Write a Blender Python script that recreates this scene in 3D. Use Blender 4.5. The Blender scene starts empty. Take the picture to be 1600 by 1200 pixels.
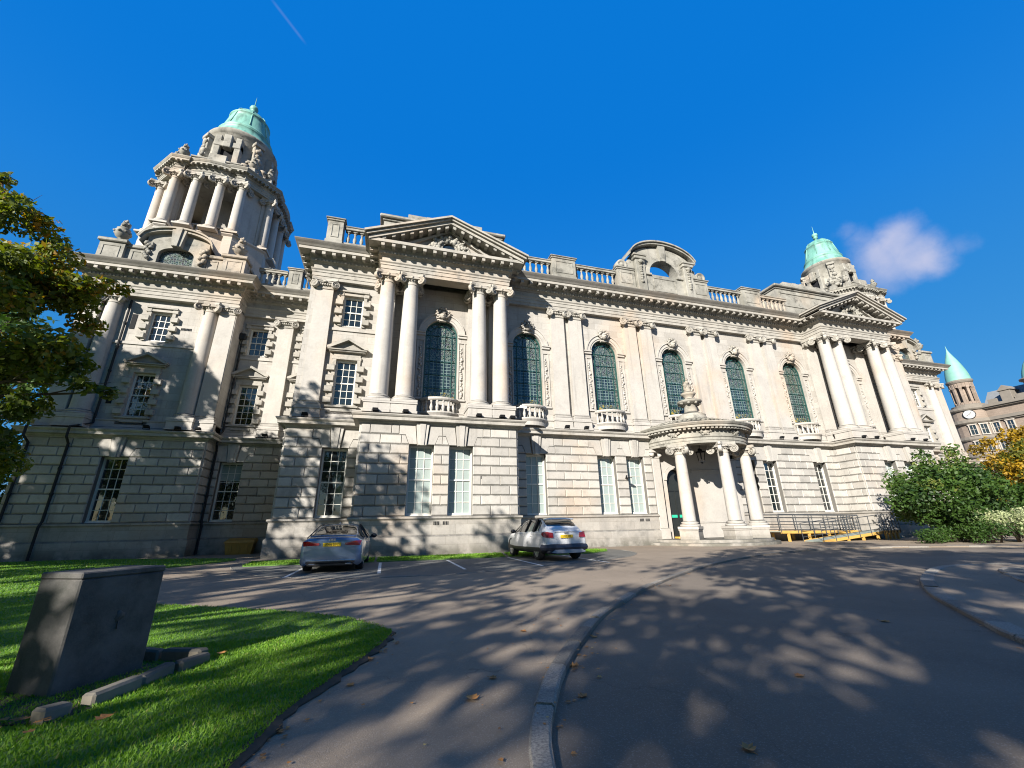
import bpy, bmesh, math, random
import numpy as np
from mathutils import Vector, Matrix
R = math.radians
PI = math.pi
random.seed(7)
SC = bpy.context.scene
COL = SC.collection

# ------------------------------------------------------------------ camera
cam_d = bpy.data.cameras.new("camera")
cam = bpy.data.objects.new("camera", cam_d)
COL.objects.link(cam)
_pitch, _roll, _yaw = R(18.949), R(-1.102), R(16.601)
_f = Vector((math.sin(_yaw) * math.cos(_pitch), math.cos(_yaw) * math.cos(_pitch), math.sin(_pitch)))
_r = Vector((math.cos(_yaw), -math.sin(_yaw), 0))
_u = _r.cross(_f)
_r2 = math.cos(_roll) * _r + math.sin(_roll) * _u
_u2 = -math.sin(_roll) * _r + math.cos(_roll) * _u
cam.matrix_world = Matrix(((_r2.x, _u2.x, -_f.x, 0), (_r2.y, _u2.y, -_f.y, 0), (_r2.z, _u2.z, -_f.z, 1.25), (0, 0, 0, 1)))
cam_d.sensor_width = 36.0
cam_d.lens = 36.0 * 645.17 / 1600.0
cam_d.clip_end = 5000
cam_d.clip_start = 0.05
SC.camera = cam

# ------------------------------------------------------------------ light
SUN_TO = Vector((-0.95, -1.0, 0.66)).normalized()
SUN_EL = math.asin(SUN_TO.z)
SUN_AZ = math.atan2(SUN_TO.x, SUN_TO.y)
sun_d = bpy.data.lights.new("sun", 'SUN')
sun_d.energy = 5.0
sun_d.angle = R(0.53)
sun_d.color = (1.0, 0.945, 0.865)
sun = bpy.data.objects.new("sun", sun_d)
COL.objects.link(sun)
sun.location = SUN_TO * 100
sun.rotation_euler = SUN_TO.to_track_quat('Z', 'Y').to_euler()

SC.view_settings.view_transform = 'Standard'
SC.view_settings.look = 'None'
SC.view_settings.gamma = 1.0
SC.view_settings.exposure = 1.2

SC.cycles.filter_width = 1.1
SC.cycles.diffuse_bounces = 3
SC.cycles.use_denoising = True

world = bpy.data.worlds.new("World")
SC.world = world
world.use_nodes = True
def N(nt, typ, **kw):
    n = nt.nodes.new(typ)
    for k, v in kw.items():
        if k == 'ins':
            for kk, vv in v.items():
                n.inputs[kk].default_value = vv
        else:
            setattr(n, k, v)
    return n
def setup_world():
    nt = world.node_tree
    nt.nodes.clear()
    L = nt.links.new
    out = N(nt, 'ShaderNodeOutputWorld')
    bg = N(nt, 'ShaderNodeBackground', ins={'Strength': 0.06})
    sky = N(nt, 'ShaderNodeTexSky')
    sky.sky_type = 'NISHITA'
    sky.sun_disc = False
    sky.sun_elevation = SUN_EL
    sky.sun_rotation = SUN_AZ
    sky.altitude = 10
    sky.air_density = 1.0
    sky.dust_density = 0.15
    sky.ozone_density = 2.5
    hs = N(nt, 'ShaderNodeHueSaturation', ins={'Hue': 0.492, 'Saturation': 1.3, 'Value': 0.5})
    L(sky.outputs[0], hs.inputs['Color'])
    tc0 = N(nt, 'ShaderNodeTexCoord')
    dsun = N(nt, 'ShaderNodeVectorMath', operation='DOT_PRODUCT'); L(tc0.outputs['Generated'], dsun.inputs[0]); dsun.inputs[1].default_value = tuple(-SUN_TO)
    fd = N(nt, 'ShaderNodeMapRange', interpolation_type='SMOOTHSTEP', ins={'From Min': -0.9, 'From Max': -0.35, 'To Min': 0.0, 'To Max': 0.8}); L(dsun.outputs['Value'], fd.inputs['Value'])
    deep = N(nt, 'ShaderNodeMix', data_type='RGBA')
    sepd = N(nt, 'ShaderNodeSeparateXYZ'); L(tc0.outputs['Generated'], sepd.inputs[0])
    fz = N(nt, 'ShaderNodeMapRange', ins={'From Min': 0.05, 'From Max': 0.55, 'To Min': 0.62, 'To Max': 1.0}); L(sepd.outputs['Z'], fz.inputs['Value'])
    fm = N(nt, 'ShaderNodeMath', operation='MULTIPLY'); L(fd.outputs[0], fm.inputs[0]); L(fz.outputs[0], fm.inputs[1])
    L(fm.outputs[0], deep.inputs['Factor']); L(hs.outputs[0], deep.inputs['A']); dz = N(nt, 'ShaderNodeMix', data_type='RGBA'); L(fz.outputs[0], dz.inputs['Factor'])
    fz2 = N(nt, 'ShaderNodeMapRange', interpolation_type='SMOOTHSTEP', ins={'From Min': 0.1, 'From Max': 0.75, 'To Min': 0.0, 'To Max': 1.0}); L(sepd.outputs['Z'], fz2.inputs['Value']); L(fz2.outputs[0], dz.inputs['Factor'])
    dz.inputs['A'].default_value = (0.32, 2.65, 6.6, 1); dz.inputs['B'].default_value = (0.01, 1.6, 5.9, 1)
    L(dz.outputs['Result'], deep.inputs['B'])
    # one small cloud and an old contrail, placed by direction in the sky
    tc = N(nt, 'ShaderNodeTexCoord')
    nrm = N(nt, 'ShaderNodeVectorMath', operation='NORMALIZE')
    L(tc.outputs['Generated'], nrm.inputs[0])
    def blob(d, rad, soft, rx=1.0):
        dd = Vector(d).normalized()
        sub = N(nt, 'ShaderNodeVectorMath', operation='DISTANCE')
        nz = N(nt, 'ShaderNodeTexNoise', ins={'Scale': 16.0, 'Detail': 7.0, 'Roughness': 0.6})
        L(nrm.outputs[0], nz.inputs['Vector'])
        off = N(nt, 'ShaderNodeVectorMath', operation='MULTIPLY_ADD')
        L(nz.outputs['Color'], off.inputs[0])
        off.inputs[1].default_value = (0.05, 0.05, 0.05)
        off.inputs[2].default_value = (-0.025, -0.025, -0.025)
        ad = N(nt, 'ShaderNodeVectorMath', operation='ADD')
        L(nrm.outputs[0], ad.inputs[0]); L(off.outputs[0], ad.inputs[1])
        L(ad.outputs[0], sub.inputs[0]); sub.inputs[1].default_value = dd
        mr = N(nt, 'ShaderNodeMapRange', interpolation_type='SMOOTHSTEP', ins={'From Min': rad + soft, 'From Max': max(rad - soft, 0.0), 'To Min': 0.0, 'To Max': rx})
        L(sub.outputs['Value'], mr.inputs['Value'])
        return mr.outputs[0]
    acc = None
    for d, rad, soft, k in CLOUD:
        b = blob(d, rad, soft, k)
        if acc is None:
            acc = b
        else:
            m = N(nt, 'ShaderNodeMath', operation='MAXIMUM')
            L(acc, m.inputs[0]); L(b, m.inputs[1]); acc = m.outputs[0]
    nz2 = N(nt, 'ShaderNodeTexNoise', ins={'Scale': 14.0, 'Detail': 6.0})
    L(nrm.outputs[0], nz2.inputs['Vector'])
    mr2 = N(nt, 'ShaderNodeMapRange', ins={'From Min': 0.3, 'From Max': 0.62, 'To Min': 0.55, 'To Max': 1.0})
    L(nz2.outputs['Fac'], mr2.inputs['Value'])
    mm = N(nt, 'ShaderNodeMath', operation='MULTIPLY')
    L(acc, mm.inputs[0]); L(mr2.outputs[0], mm.inputs[1])
    mx = N(nt, 'ShaderNodeMix', data_type='RGBA')
    L(mm.outputs[0], mx.inputs['Factor'])
    L(deep.outputs['Result'], mx.inputs['A'])
    mx.inputs['B'].default_value = CLOUD_COL
    # contrail: a thin band round a great circle, only over a short arc
    a, b = Vector(TRAIL[0]).normalized(), Vector(TRAIL[1]).normalized()
    pn = a.cross(b).normalized()
    dt = N(nt, 'ShaderNodeVectorMath', operation='DOT_PRODUCT'); L(nrm.outputs[0], dt.inputs[0]); dt.inputs[1].default_value = pn
    ab = N(nt, 'ShaderNodeMath', operation='ABSOLUTE'); L(dt.outputs['Value'], ab.inputs[0])
    m1 = N(nt, 'ShaderNodeMapRange', interpolation_type='SMOOTHSTEP', ins={'From Min': 0.0035, 'From Max': 0.0, 'To Min': 0.0, 'To Max': 0.10}); L(ab.outputs[0], m1.inputs['Value'])
    mid = ((a + b) / 2).normalized()
    dm = N(nt, 'ShaderNodeVectorMath', operation='DISTANCE'); L(nrm.outputs[0], dm.inputs[0]); dm.inputs[1].default_value = mid
    m2 = N(nt, 'ShaderNodeMapRange', interpolation_type='SMOOTHSTEP', ins={'From Min': (a - b).length * 0.62, 'From Max': (a - b).length * 0.3, 'To Min': 0.0, 'To Max': 1.0}); L(dm.outputs['Value'], m2.inputs['Value'])
    m3 = N(nt, 'ShaderNodeMath', operation='MULTIPLY'); L(m1.outputs[0], m3.inputs[0]); L(m2.outputs[0], m3.inputs[1])
    mx2 = N(nt, 'ShaderNodeMix', data_type='RGBA'); L(m3.outputs[0], mx2.inputs['Factor']); L(mx.outputs['Result'], mx2.inputs['A']); mx2.inputs['B'].default_value = CLOUD_COL
    L(mx2.outputs['Result'], bg.inputs['Color'])
    L(bg.outputs[0], out.inputs['Surface'])
CLOUD_COL = (3.9, 4.2, 5.8, 1)
# sky directions of the cloud's lobes (unit vectors), radius, softness, density
CLOUD = [((0.806, 0.379, 0.448), 0.034, 0.022, 0.95), ((0.826, 0.377, 0.420), 0.036, 0.024, 0.95),
         ((0.800, 0.405, 0.436), 0.034, 0.026, 0.9), ((0.812, 0.405, 0.418), 0.036, 0.028, 0.85), ((0.779, 0.413, 0.472), 0.017, 0.018, 0.4),
         ((0.764, 0.419, 0.491), 0.010, 0.014, 0.28), ((0.849, 0.327, 0.414), 0.006, 0.018, 0.2)]
TRAIL = ((-0.2404, 0.5218, 0.8185), (-0.1973, 0.5632, 0.8024))
setup_world()

# ------------------------------------------------------------------ mesh builder
class MB:
    """Collects faces and builds one mesh object. mi = current material index, tint = current per-face tint."""
    def __init__(s):
        s.v, s.f, s.m, s.t, s.sm = [], [], [], [], []
        s.mi, s.tint, s.smooth = 0, 1.0, False
    def add(s, vs, fs):
        b = len(s.v)
        s.v.extend([tuple(p) for p in vs])
        for f in fs:
            s.f.append([b + i for i in f])
            s.m.append(s.mi); s.t.append(s.tint); s.sm.append(s.smooth)
    def quad(s, a, b, c, d):
        s.add([a, b, c, d], [(0, 1, 2, 3)])
    def box(s, x0, x1, y0, y1, z0, z1, bev=0.0):
        if x0 > x1: x0, x1 = x1, x0
        if y0 > y1: y0, y1 = y1, y0
        if z0 > z1: z0, z1 = z1, z0
        if bev <= 0:
            s.add([(x0, y0, z0), (x1, y0, z0), (x1, y1, z0), (x0, y1, z0), (x0, y0, z1), (x1, y0, z1), (x1, y1, z1), (x0, y1, z1)],
                  [(3, 2, 1, 0), (4, 5, 6, 7), (0, 1, 5, 4), (1, 2, 6, 5), (2, 3, 7, 6), (3, 0, 4, 7)])
            return
        b = min(bev, (x1 - x0) * .45, (y1 - y0) * .45, (z1 - z0) * .45)
        lv = [(z0, b), (z0 + b, 0), (z1 - b, 0), (z1, b)]
        pts = []
        for z, ins in lv:
            for (cx, cy) in ((0, 0), (1, 0), (1, 1), (0, 1)):
                xa = x0 + ins if cx == 0 else x1 - ins
                ya = y0 + ins if cy == 0 else y1 - ins
                if ins == 0:
                    # chamfered vertical edges: two points
                    if (cx, cy) == (0, 0): q = [(x0, y0 + b), (x0 + b, y0)]
                    elif (cx, cy) == (1, 0): q = [(x1 - b, y0), (x1, y0 + b)]
                    elif (cx, cy) == (1, 1): q = [(x1, y1 - b), (x1 - b, y1)]
                    else: q = [(x0 + b, y1), (x0, y1 - b)]
                else:
                    q = [(xa, ya), (xa, ya)]
                pts += [(p[0], p[1], z) for p in q]
        fs = [tuple(reversed(range(0, 8, 2))), tuple(range(24, 32, 2))]
        for k in range(3):
            for i in range(8):
                j = (i + 1) % 8
                a, bq, c, d = k * 8 + i, k * 8 + j, k * 8 + 8 + j, k * 8 + 8 + i
                fs.append((a, bq, c, d))
        s.add(pts, fs)
    def obox(s, c, ux, uy, uz, hx, hy, hz):
        """box with centre c, unit axes u*, half sizes h*"""
        c, ux, uy, uz = Vector(c), Vector(ux), Vector(uy), Vector(uz)
        P = [c + ux * hx * a + uy * hy * b + uz * hz * d for d in (-1, 1) for (a, b) in ((-1, -1), (1, -1), (1, 1), (-1, 1))]
        s.add(P, [(3, 2, 1, 0), (4, 5, 6, 7), (0, 1, 5, 4), (1, 2, 6, 5), (2, 3, 7, 6), (3, 0, 4, 7)])
    def bar(s, a, b, r, n=4, r2=None):
        """round/square bar from a to b"""
        a, b = Vector(a), Vector(b)
        d = (b - a)
        if d.length < 1e-6: return
        d.normalize()
        up = Vector((0, 0, 1)) if abs(d.z) < .95 else Vector((1, 0, 0))
        u = d.cross(up).normalized(); w = u.cross(d).normalized()
        r2 = r if r2 is None else r2
        ph = PI / 4 if n == 4 else 0
        k = math.sqrt(2) if n == 4 else 1
        A = [a + (u * math.cos(ph + 2 * PI * i / n) + w * math.sin(ph + 2 * PI * i / n)) * r * k for i in range(n)]
        B = [b + (u * math.cos(ph + 2 * PI * i / n) + w * math.sin(ph + 2 * PI * i / n)) * r2 * k for i in range(n)]
        fs = [(i, i + n, (i + 1) % n + n, (i + 1) % n) for i in range(n)] + [tuple(range(n)), tuple(reversed(range(n, 2 * n)))]
        s.add(A + B, fs)
    def tube(s, pts, rads, n=8, cap=True):
        pts = [Vector(p) for p in pts]
        rings = []
        u = None
        for i, p in enumerate(pts):
            d = (pts[min(i + 1, len(pts) - 1)] - pts[max(i - 1, 0)]).normalized()
            if u is None:
                up = Vector((0, 0, 1)) if abs(d.z) < .9 else Vector((1, 0, 0))
                u = d.cross(up).normalized()
            else:
                u = (u - d * u.dot(d)).normalized()
            w = d.cross(u)
            rr = rads[i] if hasattr(rads, '__len__') else rads
            rings.append([p + (u * math.cos(2 * PI * k / n) + w * math.sin(2 * PI * k / n)) * rr for k in range(n)])
        vs = [p for r in rings for p in r]
        fs = []
        for i in range(len(pts) - 1):
            for k in range(n):
                fs.append((i * n + k, i * n + (k + 1) % n, (i + 1) * n + (k + 1) % n, (i + 1) * n + k))
        if cap:
            fs += [tuple(reversed(range(n))), tuple(range((len(pts) - 1) * n, len(pts) * n))]
        s.add(vs, fs)
    def lathe(s, prof, c=(0, 0, 0), n=24, a0=0.0, a1=2 * PI, sq=None, M=None):
        """prof: list of (r, z); revolve round z through c"""
        full = abs(a1 - a0 - 2 * PI) < 1e-6
        m = n if full else n + 1
        vs = []
        for r, z in prof:
            for k in range(m):
                a = a0 + (a1 - a0) * k / n
                p = Vector((r * math.cos(a), r * math.sin(a), z))
                if M is not None: p = M @ p
                vs.append((p.x + c[0], p.y + c[1], p.z + c[2]))
        fs = []
        for i in range(len(prof) - 1):
            for k in range(n):
                k2 = (k + 1) % m
                fs.append((i * m + k, i * m + k2, (i + 1) * m + k2, (i + 1) * m + k))
        s.add(vs, fs)
    def blob(s, c, r, sx=1, sy=1, sz=1, n=8, m=5):
        prof = [(max(1e-4, math.sin(PI * i / m)), -math.cos(PI * i / m)) for i in range(m + 1)]
        M = Matrix.Diagonal((r * sx, r * sy, r * sz))
        sm = s.smooth; s.smooth = True
        i0 = len(s.v)
        s.lathe(prof, c, n, M=M)
        if n <= 8 and r < .45:               # carved, not turned: knock the vertices about a little
            for i in range(i0, len(s.v)):
                q = s.v[i]; k = 1 + .30 * math.sin(q[0] * 91.7 + q[1] * 57.3 + q[2] * 77.1)
                s.v[i] = (c[0] + (q[0] - c[0]) * k, c[1] + (q[1] - c[1]) * k, c[2] + (q[2] - c[2]) * k)
        s.smooth = sm
    def prism(s, poly, y0, y1, plane='xz'):
        """extrude a 2D polygon given in x,z between y0 and y1 (or xy between z0,z1)"""
        n = len(poly)
        if plane == 'xz':
            A = [(p[0], y0, p[1]) for p in poly]; B = [(p[0], y1, p[1]) for p in poly]
        elif plane == 'xy':
            A = [(p[0], p[1], y0) for p in poly]; B = [(p[0], p[1], y1) for p in poly]
        else:
            A = [(y0, p[0], p[1]) for p in poly]; B = [(y1, p[0], p[1]) for p in poly]
        s.add(A + B, [tuple(range(n)), tuple(reversed(range(n, 2 * n)))] + [(i, i + n, (i + 1) % n + n, (i + 1) % n) for i in range(n)])
    def sweep(s, path, prof, closed=False, seg=None, caps=True, mod=None):
        """sweep profile [(out, z)] along plan path [(x, y)]; 'out' is to the right of the direction of travel. Mitred."""
        P = [Vector((p[0], p[1])) for p in path]
        n = len(P)
        offs = []
        for i in range(n):
            def nrm(a, b):
                d = (b - a).normalized(); return Vector((d.y, -d.x))
            if closed:
                n1, n2 = nrm(P[i - 1], P[i]), nrm(P[i], P[(i + 1) % n])
            else:
                n1 = nrm(P[i - 1], P[i]) if i > 0 else None
                n2 = nrm(P[i], P[i + 1]) if i < n - 1 else None
                if n1 is None: n1 = n2
                if n2 is None: n2 = n1
            b = n1 + n2
            offs.append(b / max(b.dot(n1), 0.15) if b.length > 1e-6 else n1)
        rng = range(n if closed else n - 1) if seg is None else seg
        k = len(prof)
        for i in rng:
            j = (i + 1) % n
            A = [(P[i].x + offs[i].x * o, P[i].y + offs[i].y * o, z) for o, z in prof]
            B = [(P[j].x + offs[j].x * o, P[j].y + offs[j].y * o, z) for o, z in prof]
            t0 = s.tint
            for q in range(k - 1):
                if mod: s.tint = mod[min(q, len(mod) - 1)]
                s.add([A[q], B[q], B[q + 1], A[q + 1]], [(0, 1, 2, 3)])
            s.tint = t0
        if caps and not closed and seg is None:
            A = [(P[0].x + offs[0].x * o, P[0].y + offs[0].y * o, z) for o, z in prof]
            B = [(P[-1].x + offs[-1].x * o, P[-1].y + offs[-1].y * o, z) for o, z in prof]
            s.add(A, [tuple(range(k))]); s.add(B, [tuple(reversed(range(k)))])
    def xform(s, M, i0=0):
        for i in range(i0, len(s.v)):
            p = M @ Vector(s.v[i]); s.v[i] = (p.x, p.y, p.z)
    def merge(s, o, M=None):
        b = len(s.v)
        if M is None: s.v.extend(o.v)
        else: s.v.extend([tuple(M @ Vector(p)) for p in o.v])
        for f, m, t, q in zip(o.f, o.m, o.t, o.sm):
            s.f.append([b + i for i in f]); s.m.append(m); s.t.append(t); s.sm.append(q)
    def mesh(s, name, mats, fix=True):
        me = bpy.data.meshes.new(name)
        me.from_pydata(s.v, [], s.f)
        me.polygons.foreach_set('material_index', s.m)
        me.polygons.foreach_set('use_smooth', s.sm)
        at = me.attributes.new('tint', 'FLOAT', 'FACE')
        at.data.foreach_set('value', s.t)
        for m in (mats if isinstance(mats, (list, tuple)) else [mats]):
            me.materials.append(m)
        if fix:
            bm = bmesh.new(); bm.from_mesh(me)
            bmesh.ops.remove_doubles(bm, verts=bm.verts, dist=1e-5)
            bmesh.ops.recalc_face_normals(bm, faces=bm.faces)
            bm.to_mesh(me); bm.free()
        me.update()
        return me

def link(name, me, parent=None, loc=(0, 0, 0), rz=0.0, label=None):
    o = bpy.data.objects.new(name, me)
    COL.objects.link(o)
    o.location = loc
    o.rotation_euler = (0, 0, rz)
    if parent is not None:
        o.parent = parent
        if parent.get('base_inv'):
            o.matrix_parent_inverse = Matrix.Translation(-parent.location)
    if label: o['label'] = label
    return o
def build(name, mb, mats, parent=None, loc=(0, 0, 0), rz=0.0, label=None, fix=True):
    return link(name, mb.mesh(name, mats, fix), parent, loc, rz, label)
def tag(o, label=None, cat=None, group=None, kind=None):
    if label: o['label'] = label
    if cat: o['category'] = cat
    if group: o['group'] = group
    if kind: o['kind'] = kind
    return o
def thing(name, loc, label, cat, group=None, rz=0.0, world_children=False):
    o = bpy.data.objects.new(name, None)
    COL.objects.link(o)
    o.location = loc; o.rotation_euler = (0, 0, rz)
    o.empty_display_size = 0.3
    if world_children: o['base_inv'] = 1
    return tag(o, label, cat, group)
def copy_tree(o, loc=None, parent=None):
    c = o.copy(); COL.objects.link(c)
    if parent is not None: c.parent = parent
    if loc is not None: c.location = loc
    for ch in list(o.children):
        d = ch.copy(); COL.objects.link(d); d.parent = c
        for g in list(ch.children):
            e = g.copy(); COL.objects.link(e); e.parent = d
    return c

# ------------------------------------------------------------------ materials
def new_mat(name):
    m = bpy.data.materials.new(name); m.use_nodes = True
    nt = m.node_tree; nt.nodes.clear()
    out = N(nt, 'ShaderNodeOutputMaterial')
    p = N(nt, 'ShaderNodeBsdfPrincipled')
    nt.links.new(p.outputs[0], out.inputs[0])
    return m, nt, p
def plain(name, col, rough=0.6, metal=0.0, coat=0.0, spec=0.5, noise=0.0, nscale=6.0):
    m, nt, p = new_mat(name)
    p.inputs['Base Color'].default_value = (*col, 1)
    p.inputs['Roughness'].default_value = rough
    p.inputs['Metallic'].default_value = metal
    p.inputs['Coat Weight'].default_value = coat
    p.inputs['Specular IOR Level'].default_value = spec
    if noise > 0:
        g = N(nt, 'ShaderNodeNewGeometry')
        nz = N(nt, 'ShaderNodeTexNoise', ins={'Scale': nscale, 'Detail': 5.0})
        nt.links.new(g.outputs['Position'], nz.inputs['Vector'])
        mx = N(nt, 'ShaderNodeMix', data_type='RGBA', ins={'A': (*[c * (1 - noise) for c in col], 1), 'B': (*[min(1, c * (1 + noise)) for c in col], 1)})
        nt.links.new(nz.outputs['Fac'], mx.inputs['Factor'])
        nt.links.new(mx.outputs['Result'], p.inputs['Base Color'])
    return m
def mixc(nt, fac, a, b, blend='MIX'):
    m = N(nt, 'ShaderNodeMix', data_type='RGBA', blend_type=blend)
    for k, v in (('Factor', fac), ('A', a), ('B', b)):
        if isinstance(v, (int, float)): m.inputs[k].default_value = v
        elif isinstance(v, tuple): m.inputs[k].default_value = (*v, 1) if len(v) == 3 else v
        else: nt.links.new(v, m.inputs[k])
    return m.outputs['Result']
def noise(nt, vec, scale, detail=4.0, rough=0.5):
    n = N(nt, 'ShaderNodeTexNoise', ins={'Scale': scale, 'Detail': detail, 'Roughness': rough})
    nt.links.new(vec, n.inputs['Vector'])
    return n.outputs['Fac']
def remap(nt, v, a, b, c=0.0, d=1.0, smooth=False):
    m = N(nt, 'ShaderNodeMapRange', ins={'From Min': a, 'From Max': b, 'To Min': c, 'To Max': d})
    if smooth: m.interpolation_type = 'SMOOTHSTEP'
    nt.links.new(v, m.inputs['Value'])
    return m.outputs[0]
def math2(nt, op, a, b):
    m = N(nt, 'ShaderNodeMath', operation=op)
    for i, v in enumerate((a, b)):
        if isinstance(v, (int, float)): m.inputs[i].default_value = v
        else: nt.links.new(v, m.inputs[i])
    return m.outputs[0]
def bump(nt, p, h, strength=0.3, dist=0.02):
    b = N(nt, 'ShaderNodeBump', ins={'Strength': strength, 'Distance': dist})
    nt.links.new(h, b.inputs['Height']); nt.links.new(b.outputs[0], p.inputs['Normal'])

def stone_mat(name, light=(0.63, 0.575, 0.50), dark=(0.50, 0.455, 0.395), ashlar=False, grime=0.8, rust=0.45, tinted=True, streak=0.55, foot=False, soot=0.0):
    m, nt, p = new_mat(name)
    L = nt.links.new
    g = N(nt, 'ShaderNodeNewGeometry')
    pos = g.outputs['Position']
    sep = N(nt, 'ShaderNodeSeparateXYZ'); L(pos, sep.inputs[0])
    base = mixc(nt, remap(nt, noise(nt, pos, 0.9, 5, .6), .3, .7), dark, light)
    # patches of a warmer bed of stone
    base = mixc(nt, math2(nt, 'MULTIPLY', remap(nt, noise(nt, pos, 0.22, 3), .52, .68, 0, 1, True), rust), base, (0.60, 0.44, 0.30))
    # fine mottling
    base = mixc(nt, 0.5, base, mixc(nt, remap(nt, noise(nt, pos, 9.0, 6, .65), .35, .7), (0.82, 0.80, 0.78), (1.0, 1.0, 1.0)), 'MULTIPLY')
    if tinted:
        at = N(nt, 'ShaderNodeAttribute', attribute_name='tint')
        cmb = N(nt, 'ShaderNodeCombineColor'); 
        for k in range(3): L(at.outputs['Fac'], cmb.inputs[k])
        base = mixc(nt, 1.0, base, cmb.outputs[0], 'MULTIPLY')
    hgt = None
    if ashlar:
        cv = N(nt, 'ShaderNodeCombineXYZ')
        L(math2(nt, 'ADD', sep.outputs['X'], sep.outputs['Y']), cv.inputs[0]); L(sep.outputs['Z'], cv.inputs[1])
        br = N(nt, 'ShaderNodeTexBrick', ins={'Scale': 1.0, 'Mortar Size': 0.006, 'Mortar Smooth': 0.3, 'Bias': 0.0, 'Brick Width': 1.15, 'Row Height': 0.46,
                                              'Color1': (0.84, 0.83, 0.82, 1), 'Color2': (1.0, 1.0, 1.0, 1), 'Mortar': (0.55, 0.53, 0.5, 1)})
        L(cv.outputs[0], br.inputs['Vector'])
        base = mixc(nt, 1.0, base, br.outputs['Color'], 'MULTIPLY')
    # rain streaks: noise stretched down the wall
    mp = N(nt, 'ShaderNodeMapping'); mp.inputs['Scale'].default_value = (2.6, 2.6, 0.16); L(pos, mp.inputs['Vector'])
    st = remap(nt, noise(nt, mp.outputs[0], 1.0, 4, .6), .55, .78, 0, streak, True)
    base = mixc(nt, st, base, (0.27, 0.25, 0.22))
    if foot:   # splash staining and algae along the foot of the plinth
        ft = math2(nt, 'MULTIPLY', remap(nt, sep.outputs['Z'], 0.75, 0.05, 0, 1, True), remap(nt, noise(nt, pos, 1.3, 5, .6), .32, .6, .15, .95, True))
        base = mixc(nt, ft, base, (0.16, 0.15, 0.12))
    # soot and lichen that settles on the upper faces of ledges
    sn = N(nt, 'ShaderNodeSeparateXYZ'); L(g.outputs['Normal'], sn.inputs[0])
    up = remap(nt, sn.outputs['Z'], 0.35, 0.8, 0, 1, True)
    gr = math2(nt, 'MULTIPLY', up, remap(nt, noise(nt, pos, 2.2, 5, .65), .3, .55, 0.35, 1.0))
    base = mixc(nt, math2(nt, 'MULTIPLY', gr, grime), base, (0.060, 0.060, 0.052))
    if soot:   # blackened crusts in irregular patches
        so = remap(nt, noise(nt, pos, 1.5, 7, .72), .5, .68, 0, soot, True)
        base = mixc(nt, so, base, (0.11, 0.105, 0.09))
    base = mixc(nt, 1.0, base, (0.77, 0.785, 0.81), 'MULTIPLY')
    L(base, p.inputs['Base Color'])
    p.inputs['Roughness'].default_value = 0.85
    p.inputs['Specular IOR Level'].default_value = 0.25
    bump(nt, p, noise(nt, pos, 14.0, 6, .7), 0.25, 0.02)
    return m
M_STONE = stone_mat('portland stone', light=(0.58, 0.54, 0.475), dark=(0.49, 0.455, 0.405), soot=.12)
M_ASH = stone_mat('portland ashlar', light=(0.57, 0.53, 0.465), dark=(0.48, 0.45, 0.40), ashlar=True, soot=.15)
M_RUST = stone_mat('rusticated portland stone', light=(0.58, 0.54, 0.475), dark=(0.49, 0.46, 0.41), rust=0.5, streak=0.5, soot=.22)
M_PLINTH = stone_mat('plinth stone', ashlar=True, foot=True, light=(0.53, 0.485, 0.42), dark=(0.38, 0.355, 0.315), streak=0.75, soot=.3)
M_WEATH = stone_mat('weathered stone', light=(0.47, 0.445, 0.38), dark=(0.25, 0.24, 0.20), grime=0.97, streak=0.85, soot=.75)
M_CORN = stone_mat('cornice stone', light=(0.54, 0.50, 0.43), dark=(0.38, 0.355, 0.305), grime=0.97, streak=0.65, soot=.4)

def copper_mat():
    m, nt, p = new_mat('green copper')
    L = nt.links.new
    g = N(nt, 'ShaderNodeNewGeometry'); pos = g.outputs['Position']
    mp = N(nt, 'ShaderNodeMapping'); mp.inputs['Scale'].default_value = (1.6, 1.6, 0.25); L(pos, mp.inputs['Vector'])
    c = mixc(nt, remap(nt, noise(nt, pos, 0.8, 4), .3, .7), (0.10, 0.265, 0.215), (0.19, 0.40, 0.325))
    c = mixc(nt, remap(nt, noise(nt, mp.outputs[0], 1.5, 4), .48, .7, 0, .75, True), c, (0.055, 0.13, 0.105))
    L(c, p.inputs['Base Color']); p.inputs['Roughness'].default_value = 0.55
    bump(nt, p, noise(nt, pos, 6.0, 4), 0.15, 0.02)
    return m
M_COPPER = copper_mat()
M_WHITE = plain('white paint', (0.58, 0.565, 0.51), 0.45, noise=0.08)
M_PIPE = plain('dark iron pipe', (0.03, 0.032, 0.034), 0.85, spec=0.15, noise=0.3)
M_BLACK = plain('black fitting', (0.015, 0.016, 0.018), 0.8, spec=0.15)
M_LEAD = plain('lead roof', (0.16, 0.17, 0.18), 0.7, noise=0.2, nscale=1.5)
def glass_mat(name, col=(0.012, 0.016, 0.018), rough=0.03, wob=0.04):
    m, nt, p = new_mat(name)
    p.inputs['Base Color'].default_value = (*col, 1)
    p.inputs['Roughness'].default_value = rough
    p.inputs['Specular IOR Level'].default_value = 0.9
    p.inputs['IOR'].default_value = 1.7
    g = N(nt, 'ShaderNodeNewGeometry')
    bump(nt, p, noise(nt, g.outputs['Position'], 2.2, 2), wob, 0.08)
    return m
M_GLASS = glass_mat('dark window glass')
def blind_mat():
    m, nt, p = new_mat('pale blind behind glass')
    L = nt.links.new
    g = N(nt, 'ShaderNodeNewGeometry'); pos = g.outputs['Position']
    c = mixc(nt, noise(nt, pos, 1.2, 3), (0.21, 0.265, 0.25), (0.30, 0.345, 0.325))
    L(c, p.inputs['Base Color']); p.inputs['Roughness'].default_value = 0.7
    p.inputs['Coat Weight'].default_value = 0.8; p.inputs['Coat Roughness'].default_value = 0.03
    return m
M_BLIND = blind_mat()
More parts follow.
